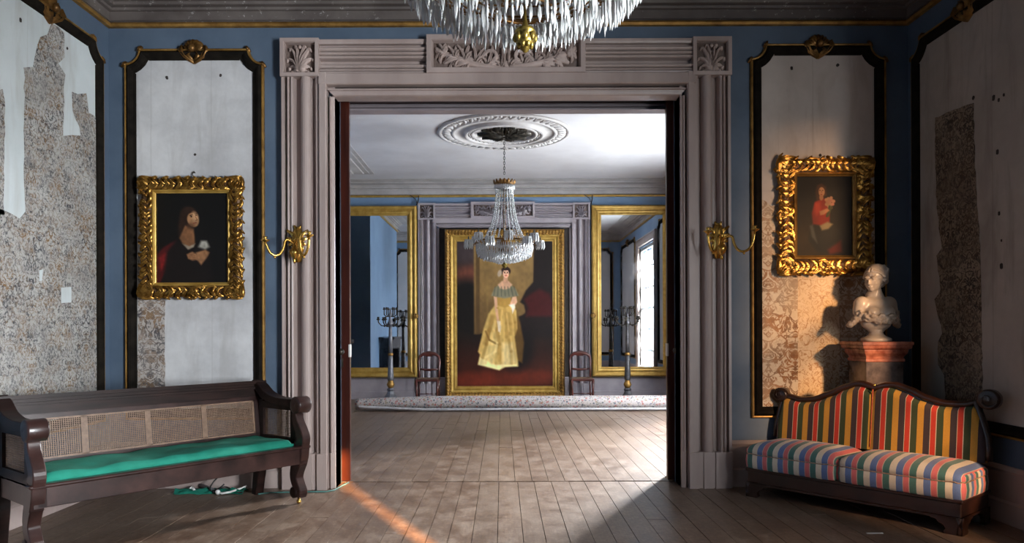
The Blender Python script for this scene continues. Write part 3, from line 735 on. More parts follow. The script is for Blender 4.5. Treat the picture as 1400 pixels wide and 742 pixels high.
# far-room panels (seen mostly in the mirrors)
f2 = wall_fn(Y2, 1)
wall_panel(f2, -3.25, -2.08, .60, 3.83, 'pale panel with thin frame behind the dividing wall, left, seen in the left mirror', 'plaster_far')
wall_panel(f2, 2.08, 3.35, .60, 3.83, 'pale panel with thin frame behind the dividing wall, right, seen in the right mirror', 'plaster_far')
wall_panel(side_fn(XL, 1), BY1 + .25, Y3 - .2, .6, 3.83, 'navy panel in the alcove beyond the chimney breast, seen in the left mirror', 'navy')
wall_panel(side_fn(XR, -1), 7.3, 9.6, .6, 3.83, 'pale plaster panel on the far right wall nearer than the window', 'plaster_far')
wall_panel(side_fn(XR, -1), 12.5, 14.5, .6, 3.83, 'pale plaster panel on the far right wall beyond the window', 'plaster_far')
# black mantelpiece on the chimney breast
mr = empty('mantelpiece', (BX, 11.4, 0), 0, 'black marble mantelpiece on the chimney breast, seen in the left mirror', 'mantelpiece')
MB().box(0, .36, -.95, .95, 1.16, 1.22, .01).build('shelf', 'black_marble', mr)
MB().box(0, .26, -.85, .85, .94, 1.16, .006).build('frieze', 'black_marble', mr)
for s in (-1, 1): MB().box(0, .26, s * .72 - .13, s * .72 + .13, 0, .94, .006).build('jamb', 'black_marble', mr)
MB().box(0, .02, -.59, .59, 0, .94).build('firebox', 'hole_dark', mr)
def smooth_pts(pts, ws, n=24):
    """Catmull-Rom through pts"""
    P_, W_ = [], []
    m_ = len(pts)
    for i in range(n + 1):
        t = i / n * (m_ - 1); k = min(int(t), m_ - 2); f = t - k
        p = [pts[max(k - 1, 0)], pts[k], pts[k + 1], pts[min(k + 2, m_ - 1)]]
        P_.append(tuple(.5 * (2 * p[1][d] + (p[2][d] - p[0][d]) * f + (2 * p[0][d] - 5 * p[1][d] + 4 * p[2][d] - p[3][d]) * f * f + (-p[0][d] + 3 * p[1][d] - 3 * p[2][d] + p[3][d]) * f ** 3) for d in (0, 1)))
        W_.append(ws[k] + (ws[k + 1] - ws[k]) * f)
    return P_, W_
# ================================================================== PAINTINGS (drawn as flat paint on the canvas mesh)
class Paint:
    def __init__(s, w_, h_, bg):
        s.w, s.h = w_, h_; s.a = np.zeros((h_, w_, 3)); s.a[:] = bg
        s.X, s.Y = np.meshgrid((np.arange(w_) + .5) / w_, (np.arange(h_) + .5) / h_); s.asp = h_ / w_; s.r = np.random.RandomState(3)
    def blend(s, m, c): s.a = s.a * (1 - m[..., None]) + np.array(c) * m[..., None]
    def grad(s, c0, c1, axis='y'):
        t = (s.Y if axis == 'y' else s.X)[..., None]; s.a = np.array(c0) * (1 - t) + np.array(c1) * t
    def ell(s, cx, cy, rx, ry, c, rot=0, soft=.25, k=1):
        dx, dy = s.X - cx, (s.Y - cy) * s.asp; ry = ry * s.asp
        ca, sa = math.cos(rot), math.sin(rot); u = (dx * ca + dy * sa) / rx; v_ = (-dx * sa + dy * ca) / ry
        d = np.sqrt(u * u + v_ * v_); m_ = np.clip((1 + soft / 2 - d) / soft, 0, 1) * k; s.blend(m_, c)
    def poly(s, pts, c, soft=.008, k=1, c2=None):
        X, Y = s.X, s.Y; inside = np.zeros(X.shape, bool); dmin = np.full(X.shape, 9.)
        n = len(pts)
        for i in range(n):
            x0, y0 = pts[i]; x1, y1 = pts[(i + 1) % n]
            cond = (y0 > Y) != (y1 > Y)
            xi = (x1 - x0) * (Y - y0) / ((y1 - y0) if abs(y1 - y0) > 1e-9 else 1e-9) + x0
            inside ^= cond & (X < xi)
            ex, ey = x1 - x0, (y1 - y0) * s.asp; l2 = ex * ex + ey * ey + 1e-12
            t = np.clip(((X - x0) * ex + (Y - y0) * s.asp * ey) / l2, 0, 1)
            dmin = np.minimum(dmin, np.hypot(X - x0 - t * ex, (Y - y0) * s.asp - t * ey))
        sd = np.where(inside, dmin, -dmin); m_ = np.clip(.5 + sd / (2 * soft), 0, 1) * k
        if c2 is not None:
            ys = [p[1] for p in pts]; t = np.clip((Y - min(ys)) / (max(ys) - min(ys)), 0, 1)[..., None]
            col = np.array(c) * (1 - t) + np.array(c2) * t; s.a = s.a * (1 - m_[..., None]) + col * m_[..., None]
        else: s.blend(m_, c)
    def line(s, pts, wd, c, k=1):
        for (x0, y0), (x1, y1) in zip(pts, pts[1:]):
            ex, ey = x1 - x0, (y1 - y0) * s.asp; t = np.clip(((s.X - x0) * ex + (s.Y - y0) * s.asp * ey) / (ex * ex + ey * ey + 1e-12), 0, 1)
            d = np.hypot(s.X - x0 - t * ex, (s.Y - y0) * s.asp - t * ey); s.blend(np.clip(1.5 - d / wd, 0, 1) * k, c)
    def noise(s, k, n=10):
        g = s.r.rand(n, n); xi = s.X * (n - 1.001); yi = s.Y * (n - 1.001); x0 = xi.astype(int); y0 = yi.astype(int); fx, fy = xi - x0, yi - y0
        fx = fx * fx * (3 - 2 * fx); fy = fy * fy * (3 - 2 * fy)
        v_ = (g[y0, x0] * (1 - fx) + g[y0, x0 + 1] * fx) * (1 - fy) + (g[y0 + 1, x0] * (1 - fx) + g[y0 + 1, x0 + 1] * fx) * fy
        s.a *= (1 + k * (v_ - .5))[..., None]
    def lin(s, g=1.0):
        s.a = s.a * g; return np.where(s.a <= .04045, s.a / 12.92, ((np.clip(s.a, 0, 1) + .055) / 1.055) ** 2.4)
def canvas(name, P, x0, x1, z0, z1, y, parent):
    w_, h_ = P.w, P.h; xs = np.linspace(x0, x1, w_); zs = np.linspace(z1, z0, h_)
    v = [(float(x), y, float(z)) for z in zs for x in xs]
    f = [(j * w_ + i, (j + 1) * w_ + i, (j + 1) * w_ + i + 1, j * w_ + i + 1) for j in range(h_ - 1) for i in range(w_ - 1)]
    o = MB().add(v, f).build(name, 'canvas', parent)
    a = o.data.color_attributes.new('paint', 'FLOAT_COLOR', 'POINT')
    col = np.ones((h_ * w_, 4), 'f'); col[:, :3] = P.lin().reshape(-1, 3); a.data.foreach_set('color', col.ravel())
    return o
def carved_frame(name, label, x0, x1, z0, z1, y, wd, slip, P, mats=('gilt', 'gilt_pale'), seed=1, step=.062, tilt=0):
    """x0..z1 outer edges of the frame, wd carved width, slip inner smooth width"""
    cx, zc = (x0 + x1) / 2, z0; root = empty(name, (cx, y, zc), 0, label, 'painting')
    def ch(o): o.matrix_parent_inverse = Matrix.Translation((-cx, -y, -zc)); return o
    fn = wall_fn(y, -1); out = [(x0, z0), (x1, z0), (x1, z1), (x0, z1)]; e = .012
    mb = MB(); band(mb, offset_poly(out, e), [(0, 0), (0, .03), (wd * .25, .05), (wd * .6, .045), (wd - e, .03), (wd - e, .012)], fn)
    ch(mb.build('frame', 'gilt_back', root))
    mb = MB(); band(mb, offset_poly(out, wd - .002), [(0, .015), (0, .045), (slip * .4, .05), (slip * .8, .034), (slip, .03), (slip, .008)], fn)
    ch(mb.build('inner_slip', mats[1], root))
    mb = MB(); rr = random.Random(seed)
    per = [((x0, z0), (x1, z0)), ((x1, z0), (x1, z1)), ((x1, z1), (x0, z1)), ((x0, z1), (x0, z0))]
    for (a, b_) in per:
        l = math.dist(a, b_); tx, ty = (b_[0] - a[0]) / l, (b_[1] - a[1]) / l; nx, ny = -ty, tx
        n = int(l / step)
        for i in range(n):
            t = (i + .5 + rr.uniform(-.25, .25)) * l / n; px, py = a[0] + tx * t, a[1] + ty * t; sgn = 1 if t < l / 2 else -1
            ph = rr.uniform(-.8, .8)
            # C-scroll curling from the inner edge out to the rim
            c0 = wd * .5; r0 = wd * rr.uniform(.36, .5)
            pts = [(px + tx * sgn * r0 * math.cos(q) + nx * (c0 + r0 * .95 * math.sin(q)), py + ty * sgn * r0 * math.cos(q) + ny * (c0 + r0 * .95 * math.sin(q))) for q in [ph + 1.9 - j * .55 for j in range(8)]]
            mb.leaf(pts, wd * .115, .050 + .02 * rr.random(), lambda u, v_, h: fn(u, v_, h + .018), .35)
            pts = [(px + tx * sgn * (wd * .1 + q * wd * .55) + nx * (wd * .15 + wd * .75 * q * (1 - .35 * q)), py + ty * sgn * (wd * .1 + q * wd * .55) + ny * (wd * .15 + wd * .75 * q * (1 - .35 * q))) for q in [j / 5 for j in range(6)]]
            mb.leaf(pts, wd * .12, .055 + .02 * rr.random(), lambda u, v_, h: fn(u, v_, h + .02), .4)
            if i % 2 == 0:
                pts = [(px + tx * sgn * wd * .3 * q + nx * wd * (.2 - .28 * q), py + ty * sgn * wd * .3 * q + ny * wd * (.2 - .28 * q)) for q in (0, .4, .8, 1.1)]
                mb.leaf(pts, wd * .10, .06, lambda u, v_, h: fn(u, v_, h + .015), .4)
    for (a, b_) in ((x0, z0), (x1, z0), (x1, z1), (x0, z1)):
        for k in range(5):
            an = math.atan2((z0 + z1) / 2 - b_, cx - a); an = [PI / 4, 3 * PI / 4, -3 * PI / 4, -PI / 4][[(x0, z0), (x1, z0), (x1, z1), (x0, z1)].index((a, b_))] + (k - 2) * .38
            mb.leaf([(a + math.cos(an) * q * wd, b_ + math.sin(an) * q * wd) for q in (.05, .4, .8, 1.15)], wd * .15, .065, lambda u, v_, h: fn(u, v_, h + .02), .35)
    ch(mb.build('carving', mats[0], root))
    k = wd + slip - .004
    ch(canvas('canvas', P, x0 + k, x1 - k, z0 + k, z1 - k, y - .012, root))
    return root
# left painting: a figure in dark robes with a crimson drape, looking up
P = Paint(120, 158, (.020, .017, .014))
P.ell(.3, .75, .5, .4, (.035, .025, .02), soft=1)
P.poly([(.0, .68), (.10, .60), (.28, .52), (.38, .60), (.30, .72), (.16, .82), (.05, 1.0), (0, 1)], (.26, .05, .05), .02)
P.poly([(.04, .72), (.12, .66), (.22, .66), (.14, .76), (.06, .86)], (.42, .09, .09), .02)
P.poly([(.14, .66), (.32, .48), (.52, .56), (.74, .66), (.78, 1.0), (.10, 1.0)], (.06, .035, .03), .03)
P.ell(.455, .26, .125, .115, (.15, .085, .05), -.3, .25); P.poly([(.33, .24), (.30, .38), (.31, .50), (.37, .52), (.41, .40), (.45, .30)], (.14, .08, .045), .02)
P.poly([(.32, .50), (.40, .36), (.52, .40), (.54, .56), (.46, .62), (.36, .56)], (.46, .31, .20), .014)
P.ell(.510, .300, .078, .080, (.62, .45, .31), -.35, .2)
P.ell(.475, .37, .05, .04, (.30, .19, .12), 0, .8, .7)
P.ell(.54, .27, .045, .06, (.72, .55, .40), -.3, .8)
P.line([(.465, .250), (.50, .242)], .006, (.16, .09, .06)); P.ell(.487, .262, .014, .008, (.12, .07, .05)); P.line([(.535, .232), (.56, .228)], .005, (.16, .09, .06)); P.ell(.552, .248, .012, .007, (.12, .07, .05))
P.line([(.545, .262), (.568, .300), (.548, .306)], .005, (.45, .28, .18)); P.line([(.515, .335), (.555, .330)], .006, (.48, .18, .14))
P.poly([(.36, .56), (.46, .59), (.54, .56), (.52, .60), (.44, .63)], (.55, .50, .43), .01)
P.poly([(.58, .60), (.62, .53), (.70, .53), (.74, .60), (.68, .63)], (.55, .54, .50), .02)
P.poly([(.56, .74), (.55, .66), (.68, .63), (.74, .66), (.70, .72), (.62, .80)], (.62, .44, .30), .014)
P.poly([(.42, .68), (.50, .65), (.56, .68), (.58, .74), (.50, .75), (.44, .73)], (.58, .41, .28), .012)
for q in range(4): P.line([(.43 + .015 * q, .685 + q * .017), (.54, .675 + q * .02)], .004, (.36, .22, .14), .7)
P.noise(.35); P.noise(.2, 40)
carved_frame('framed_painting', 'gilt carved frame, near-black painting of a woman with red drape, left of doorway', (197 - 687) / 156.1, (336 - 687) / 156.1, 1.37 - (406.5 - 451) / 156.1, 1.37 - (243 - 451) / 156.1, Y1 - .035, .110, .028, P, seed=3, step=.046)
# right painting: a seated figure in red holding a child, blue drapery
P = Paint(112, 158, (.045, .035, .028))
P.grad((.035, .028, .022), (.055, .045, .03)); P.ell(.05, .9, .5, .4, (.17, .13, .065), 0, 1.2); P.ell(.9, .5, .3, .6, (.02, .018, .016), 0, .8)
P.poly([(.34, .58), (.26, .66), (.22, .80), (.36, .93), (.60, .97), (.80, .94), (.84, .78), (.78, .66), (.62, .60)], (.06, .075, .075), .03)
P.poly([(.24, .62), (.30, .60), (.34, .72), (.38, .84), (.28, .76)], (.28, .29, .27), .02)
P.poly([(.56, .92), (.80, .80), (.82, .95), (.60, .98)], (.36, .07, .05), .03)
P.poly([(.34, .32), (.48, .26), (.60, .34), (.60, .58), (.46, .62), (.30, .60), (.28, .46)], (.56, .13, .08), .02)
P.poly([(.34, .34), (.44, .32), (.44, .44), (.36, .50), (.32, .44)], (.70, .22, .14), .03)
P.poly([(.34, .20), (.38, .11), (.46, .09), (.54, .13), (.55, .24), (.48, .28), (.37, .30)], (.27, .15, .08), .02)
P.ell(.458, .195, .054, .058, (.74, .53, .37), 0, .2); P.ell(.452, .265, .035, .04, (.66, .45, .31), 0, .4)
P.ell(.43, .178, .010, .006, (.15, .08, .05)); P.ell(.478, .178, .010, .006, (.15, .08, .05)); P.line([(.456, .18), (.46, .208)], .004, (.5, .33, .22)); P.line([(.44, .228), (.47, .228)], .005, (.55, .18, .14))
for q in range(14):   # a loose bunch of pale flowers
    P.ell(.60 + .075 * math.cos(q * 2.4) * (q / 14) ** .5, .33 + .075 * math.sin(q * 2.4) * (q / 14) ** .5, .030, .022, (.74 - .02 * (q % 4), .53 - .03 * (q % 3), .38), q, .5)
P.line([(.60, .38), (.55, .50)], .02, (.20, .22, .10)); P.line([(.64, .38), (.57, .50)], .014, (.24, .25, .12))
P.poly([(.42, .44), (.56, .40), (.60, .43), (.50, .48), (.43, .49)], (.68, .46, .32), .012)
P.poly([(.42, .62), (.56, .57), (.66, .60), (.58, .66), (.46, .68)], (.60, .53, .38), .02)
P.noise(.35); P.a *= .82
carved_frame('framed_painting', 'gilt carved frame, dark painting of a seated figure in red, right of doorway', (1061 - 687) / 156.1, (1187 - 687) / 156.1, 1.37 - (377 - 451) / 156.1, 1.37 - (219 - 451) / 156.1, Y1 - .035, .135, .030, P, ('gilt_carved_red', 'gilt_dull') if False else ('gilt', 'gilt_dull'), seed=5, step=.052)
# nail and wire above the left painting
nl = MB().tube([(-2.687, Y1 - .002, 2.755), (-2.687, Y1 - .03, 2.76)], .006, 6).tube([(-2.687, Y1 - .025, 2.76), (-2.70, Y1 - .03, 2.735), (-2.685, Y1 - .03, 2.71), (-2.687, Y1 - .03, 2.69)], .004, 5)
tag(nl.build('picture_hook', 'bronze'), 'small iron hook and wire above the left gilt painting', 'hook')
# tall portrait
P = Paint(170, 256, (.13, .09, .06))
P.poly([(0, 0), (.22, 0), (.22, .5), (0, .5)], (.17, .13, .12), .02, c2=(.27, .16, .13))
P.ell(.12, .24, .14, .07, (.36, .20, .15), 0, .9); P.ell(.05, .08, .2, .07, (.22, .18, .18), 0, .8); P.ell(.1, .42, .2, .16, (.06, .045, .035), 0, .5); P.ell(.16, .52, .2, .14, (.07, .05, .035), 0, .5)
P.poly([(.18, 0), (.80, 0), (.80, .42), (.70, .50), (.60, .62), (.18, .64)], (.52, .41, .24), .01, c2=(.36, .27, .15))
P.poly([(.20, 0), (.24, 0), (.24, .64), (.20, .64)], (.30, .22, .12), .008); P.poly([(.31, 0), (.33, 0), (.33, .6), (.31, .6)], (.46, .36, .20), .01, .6)
P.poly([(.60, .62), (.64, .52), (.72, .50), (.70, .44), (.66, .42), (.72, .34), (.80, .28), (.82, 0), (1, 0), (1, 1), (.6, 1)], (.085, .055, .045), .01)
P.poly([(.70, .40), (.78, .36), (.86, .33), (.96, .36), (1, .42), (1, .52), (.80, .52), (.72, .52), (.74, .46)], (.22, .045, .04), .02)
P.poly([(0, .66), (1, .66), (1, 1), (0, 1)], (.10, .06, .04), .03, c2=(.28, .10, .05))
P.ell(.2, .95, .25, .05, (.36, .13, .07), 0, .9); P.ell(.75, .94, .25, .05, (.33, .12, .06), 0, .9); P.ell(.62, .75, .16, .13, (.05, .035, .03), 0, .7)
# gown
P.poly([(.40, .43), (.60, .43), (.66, .56), (.70, .70), (.68, .84), (.55, .80), (.42, .7)], (.34, .24, .10), .012)
P.poly([(.42, .42), (.57, .42), (.62, .48), (.63, .60), (.60, .66), (.64, .86), (.50, .865), (.44, .885), (.22, .845), (.24, .78), (.22, .76), (.28, .60), (.33, .50)], (.74, .60, .33), .009)
P.poly([(.28, .76), (.34, .62), (.40, .56), (.43, .70), (.38, .84), (.24, .84)], (.82, .71, .45), .02)
P.poly([(.47, .70), (.58, .70), (.62, .84), (.48, .86)], (.86, .76, .52), .02)
P.poly([(.24, .80), (.40, .85), (.62, .845), (.63, .862), (.50, .865), (.44, .888), (.22, .85)], (.88, .80, .55), .01)
for (a, b_, c_, d_, w_) in ((.44, .48, .40, .66, .012), (.50, .47, .52, .66, .010), (.54, .50, .56, .64, .010), (.37, .52, .30, .70, .014), (.42, .60, .44, .82, .010), (.33, .62, .27, .80, .010), (.54, .68, .57, .84, .009), (.58, .48, .61, .64, .008)): P.line([(a, b_), ((a + c_) / 2 + .01, (b_ + d_) / 2), (c_, d_)], w_ * 1.7, (.50, .35, .14), .42)
for (a, b_, c_, d_) in ((.47, .48, .45, .64), (.52, .50, .54, .62), (.40, .55, .35, .68)): P.line([(a, b_), (c_, d_)], .010, (.86, .72, .42), .6)
for q in range(16):
    u = q / 15; xa = .43 + .13 * u; xb = .25 + .38 * u; P.line([(xa, .45), (xa * .55 + xb * .45 + .01 * math.sin(q * 2), .62), (xb, .84)], .012, ((.84, .68, .38) if q % 2 else (.52, .38, .17)), .16)
P.line([(.30, .62), (.34, .68), (.42, .71)], .01, (.42, .29, .12), .7); P.line([(.42, .70), (.40, .76), (.30, .80)], .012, (.88, .78, .52), .6)
# bodice, bertha collar, arms, head
P.poly([(.42, .36), (.56, .36), (.57, .44), (.50, .46), (.42, .44)], (.62, .47, .22), .008)
P.poly([(.36, .375), (.39, .325), (.44, .300), (.56, .300), (.61, .325), (.645, .375), (.58, .385), (.50, .395), (.42, .385)], (.44, .42, .33), .009)
P.poly([(.43, .30), (.47, .275), (.54, .275), (.58, .30), (.55, .325), (.50, .335), (.45, .325)], (.76, .58, .45), .008)
P.poly([(.49, .235), (.53, .235), (.535, .29), (.48, .29)], (.70, .52, .40), .006)
P.ell(.512, .207, .050, .030, (.13, .075, .06), 0, .25)
P.ell(.513, .224, .032, .029, (.82, .64, .52), 0, .2); P.ell(.524, .232, .014, .014, (.84, .60, .48), 0, .9, .6)
P.ell(.512, .193, .036, .010, (.15, .09, .07), 0, .5)
P.ell(.448, .222, .022, .024, (.62, .54, .46), .3, .5, .9)
for x_ in (.500, .527): P.ell(x_, .219, .007, .0035, (.2, .12, .1)); P.line([(x_ - .008, .212), (x_ + .008, .212)], .003, (.25, .15, .1))
P.line([(.514, .22), (.516, .231)], .003, (.55, .36, .27)); P.line([(.505, .2385), (.523, .2385)], .004, (.62, .25, .20))
for q in range(7): P.line([(.40 + q * .033, .315), (.385 + q * .04, .378)], .006, (.30, .29, .24), .6)
P.poly([(.385, .38), (.42, .385), (.425, .46), (.44, .54), (.455, .60), (.44, .605), (.42, .56), (.40, .48)], (.76, .58, .45), .006)
P.poly([(.42, .55), (.455, .55), (.46, .60), (.45, .63), (.43, .62)], (.80, .72, .60), .007)
P.poly([(.58, .385), (.62, .38), (.63, .42), (.60, .45), (.55, .44), (.56, .42)], (.76, .58, .45), .006)
P.poly([(.54, .44), (.60, .43), (.61, .455), (.58, .50), (.57, .46)], (.82, .76, .68), .007)
P.line([(.415, .46), (.43, .46)], .004, (.6, .45, .15)); P.noise(.22); P.noise(.12, 45); P.a *= 1.15
pr = empty('portrait_painting', (.04, Y3 - .20, .05), 0, 'tall full-length portrait of a lady in a yellow gown in a broad gilt frame', 'painting')
def ch(o): o.matrix_parent_inverse = Matrix.Translation((-.04, -(Y3 - .20), -.05)); return o
Yp = Y3 - .20; k = F / Yp
px0, px1, pz0, pz1 = (608.5 - 687) / k, (772 - 687) / k, .03, 1.37 - (313.5 - 451) / k
fnp = wall_fn(Yp, -1); out = [(px0, pz0), (px1, pz0), (px1, pz1), (px0, pz1)]
mb = MB(); band(mb, out, [(0, -.1), (0, .02), (.02, .05), (.05, .065), (.09, .05), (.10, .035)], fnp); ch(mb.build('frame', 'gilt_dull', pr))
mb = MB(); band(mb, out, [(.10, .035), (.115, .05), (.13, .05), (.165, .022), (.18, .03), (.20, .030), (.215, .012), (.235, .012), (.24, .0)], fnp); ch(mb.build('inner_moulding', 'gilt_pale', pr))
mb = MB()
for (a, b_) in zip(out, out[1:] + out[:1]):
    l = math.dist(a, b_); tx, ty = (b_[0] - a[0]) / l, (b_[1] - a[1]) / l; nx, ny = -ty, tx; n = int(l / .062)
    for i in range(n):
        t = (i + .5) * l / n; x_, z_ = a[0] + tx * t + nx * .048, a[1] + ty * t + ny * .048
        mb.leaf([(x_ - tx * .025 - nx * .035, z_ - ty * .025 - ny * .035), (x_, z_), (x_ + tx * .022 + nx * .035, z_ + ty * .022 + ny * .035)], .020, .035, lambda u, v_, h: fnp(u, v_, h + .045), .8)
        x_, z_ = a[0] + tx * t + nx * .102, a[1] + ty * t + ny * .102; mb.ball(fnp(x_, z_, .045), (.018, .018, .018), 6, 4)
ch(mb.build('carving', 'gilt', pr))
q = .235; ch(canvas('canvas', P, px0 + q, px1 - q, pz0 + q, pz1 - q, Yp - .004, pr))

# ================================================================== MIRRORS
def mirror(cx, label):
    k = F / (Y3 - .12); w2 = .80; z0, z1 = 1.37 - (515 - 451) / k, 1.37 - (281 - 451) / k
    root = empty('wall_mirror', (cx, Y3 - .10, z0), 0, label, 'mirror'); hh = z1 - z0
    fn = lambda a, b_, h: (a, -h, b_)
    out = [(-w2, 0), (w2, 0), (w2, hh), (-w2, hh)]
    mb = MB(); band(mb, out, [(0, -.05), (0, .04), (.012, .062), (.035, .072), (.06, .062), (.075, .04), (.09, .035), (.12, .05), (.15, .045), (.17, .02), (.185, .018), (.20, .005)], fn); mb.build('frame', 'gilt_pale', root)
    MB().box(-w2 + .19, w2 - .19, -.012, -.008, .19, hh - .19).build('glass', 'mirror_glass', root)
    s = 1 if cx < 0 else -1
    mb = MB().lathe([(0, -.10), (.03, -.095), (.05, -.085), (.055, -.07), (.03, -.06), (.015, -.05), (.015, -.0)], 14, (s * (w2 - .02), 0, 1.21), 'Y')
    for q in range(8): mb.ball((s * (w2 - .02) + .042 * math.cos(q * PI / 4), -.085, 1.21 + .042 * math.sin(q * PI / 4)), .016, 6, 4)
    mb.build('rosette', 'gilt_dull', root)
    return root
mirror((486 + 572 - 80 - 687 * 1.0) * 0 + -2.49, 'left gilt framed wall mirror reflecting the blue wall')
mirror(2.57, 'right gilt framed wall mirror reflecting the bright window')
for x_, s in ((-1.69, 1), (1.77, -1)):
    mb = MB()
    mb.tube([(x_ + .03, Y3 - .05, 4.05), (x_ + .03, Y3 - .05, 3.98), (x_ + .01, Y3 - .06, 3.90), (x_ - .01, Y3 - .08, 3.86)], .010, 6).tube([(x_ - .14 , Y3 - .05, 4.06), (x_ - .03, Y3 - .06, 3.98), (x_, Y3 - .07, 3.90)], .007, 6)
    tag(mb.build('hanging_cord', 'bronze'), ('dark cord over the gold rail at the left mirror' if s > 0 else 'dark cord over the gold rail at the right mirror'), 'cord')

# ================================================================== SCONCES
def sconce(cx, z, y, label, armspec):
    root = empty('wall_sconce', (cx, y, z), 0, label, 'sconce'); mb = MB(); fn = lambda a, b_, h: (a, -h, b_)
    mb.leaf([(0, -.14), (0, -.06), (0, .02), (0, .10), (0, .165)], .055, .04, fn, .9)
    for s in (-1, 1):
        for (a0, l) in ((.5, .13), (1.0, .10), (1.6, .085), (2.3, .09)):
            mb.leaf([(s * .01, .02), (s * math.sin(a0) * l * .6, .02 + math.cos(a0) * l * .7), (s * math.sin(a0 + .3) * l, .02 + math.cos(a0 + .1) * l * 1.1)], .022, .035, fn, .5)
        mb.leaf([(0, .14), (s * .02, .16), (s * .028, .18)], .012, .03, fn)
    mb.build('backplate', 'brass', root)
    mb = MB().lathe([(0, -.16), (.008, -.155), (.014, -.14), (.006, -.125), (.012, -.118), (.030, -.10), (.042, -.075), (.045, -.055), (.030, -.035), (.016, -.02), (.014, .03), (.026, .045), (.014, .06), (.010, .09), (.0, .11)], 14, (0, -.10, 0)); mb.build('boss', 'brass', root)
    for (dx, dy, dz) in armspec:
        s = 1 if dx > 0 else -1
        cv = [(0, .0), (.16, .035), (.30, .03), (.36, -.03), (.48, -.085), (.66, -.10), (.84, -.075), (.95, -.02), (1.0, dz + .02)]
        q_, _w = smooth_pts([(a * dx, b_) for a, b_ in cv], [1] * len(cv), 20)
        pts = [(x_, -.10 - dy * min(1, abs(x_ / dx)) ** .7, z_) for x_, z_ in q_]
        am = MB().tube(pts, [.0115] * len(pts), 8); sp = [(dx * .18 + s * (.004 + .0028 * q) * math.cos(q), -.10 - dy * .25, .045 + (.004 + .0028 * q) * math.sin(q)) for q in [j * .5 for j in range(13)]]
        am.tube(sp, .006, 6); am.ball((dx * .66, -.10 - dy * .75, -.115), .011, 8, 6)
        ao = am.build('arm', 'brass', root)
        MB().lathe([(.006, -.02), (.012, -.01), (.036, .006), (.040, .012), (.016, .014), (.014, .022), (.020, .038), (.018, .04), (.0, .034)], 14, (dx, -.10 - dy, dz + .035)).build('candle_cup', 'brass', ao)
    return root
sconce(-1.765, 2.10, Y1 - .09, 'brass wall sconce on the left pilaster of the doorway', [(-.205, .14, -.02), (.16, .14, .02)])
sconce(1.865, 2.12, Y1 - .09, 'brass wall sconce on the right pilaster of the doorway', [(-.155, .14, .02), (.235, .14, .035)])

# ================================================================== CEILING ROSE
CY = 10.95
mr_ = empty('ceiling_rose', (0.035, CY, H), 0, 'oval plaster ceiling rose with dark leaves above the far chandelier', 'ceiling rose')
ctr = (0, 0, 0)
MB().lathe([(.985, 0), (.985, -.022), (.96, -.035), (.93, -.03), (.925, -.018), (.79, -.018), (.785, -.035), (.76, -.045), (.735, -.035), (.73, -.02), (.60, -.015), (.595, -.05), (.57, -.07), (.545, -.05), (.54, -.03), (.50, -.03), (.495, -.045), (.47, -.05), (.45, -.03), (.445, -.012), (0, -.012)], 64, ctr).build('plaster_rings', 'medallion_plaster', mr_)
mb = MB(); fnc = lambda a, b_, h: (a, b_, -h)
for i in range(44):
    a = 2 * PI * i / 44; rp = lambda r, d: (r * math.cos(a + d), r * math.sin(a + d))
    mb.leaf([rp(.80, -.05), rp(.83, -.01), rp(.875, .03), rp(.915, .045)], .026, .03, lambda u, v_, h: fnc(u, v_, h + .018), .5)
    mb.leaf([rp(.915, -.06), rp(.87, -.045), rp(.83, -.05)], .018, .024, lambda u, v_, h: fnc(u, v_, h + .018), .5)
mb.build('leaf_ring', 'medallion_plaster', mr_)
mb = MB()
for i in range(40):
    a = 2 * PI * i / 40; mb.ball((.52 * math.cos(a), .52 * math.sin(a), -.035), (.022, .022, .014), 6, 4)
mb.build('bead_ring', 'medallion_plaster', mr_, kind='stuff')
for i in range(10):
    mb = MB(); a = 2 * PI * i / 10
    for (da, r1, ww, hh_) in ((0, .40, .055, .07), (.24, .31, .04, .085), (-.24, .31, .04, .085), (.12, .36, .03, .06), (-.12, .36, .03, .06)):
        mb.leaf([((.04 + (r1 - .04) * t) * math.cos(a + da * t * t), (.04 + (r1 - .04) * t) * math.sin(a + da * t * t)) for t in (0, .25, .5, .75, 1)], ww, hh_, lambda u, v_, h: fnc(u, v_, h + .015), .35)
    mb.build('acanthus_leaf', 'bronze', mr_)

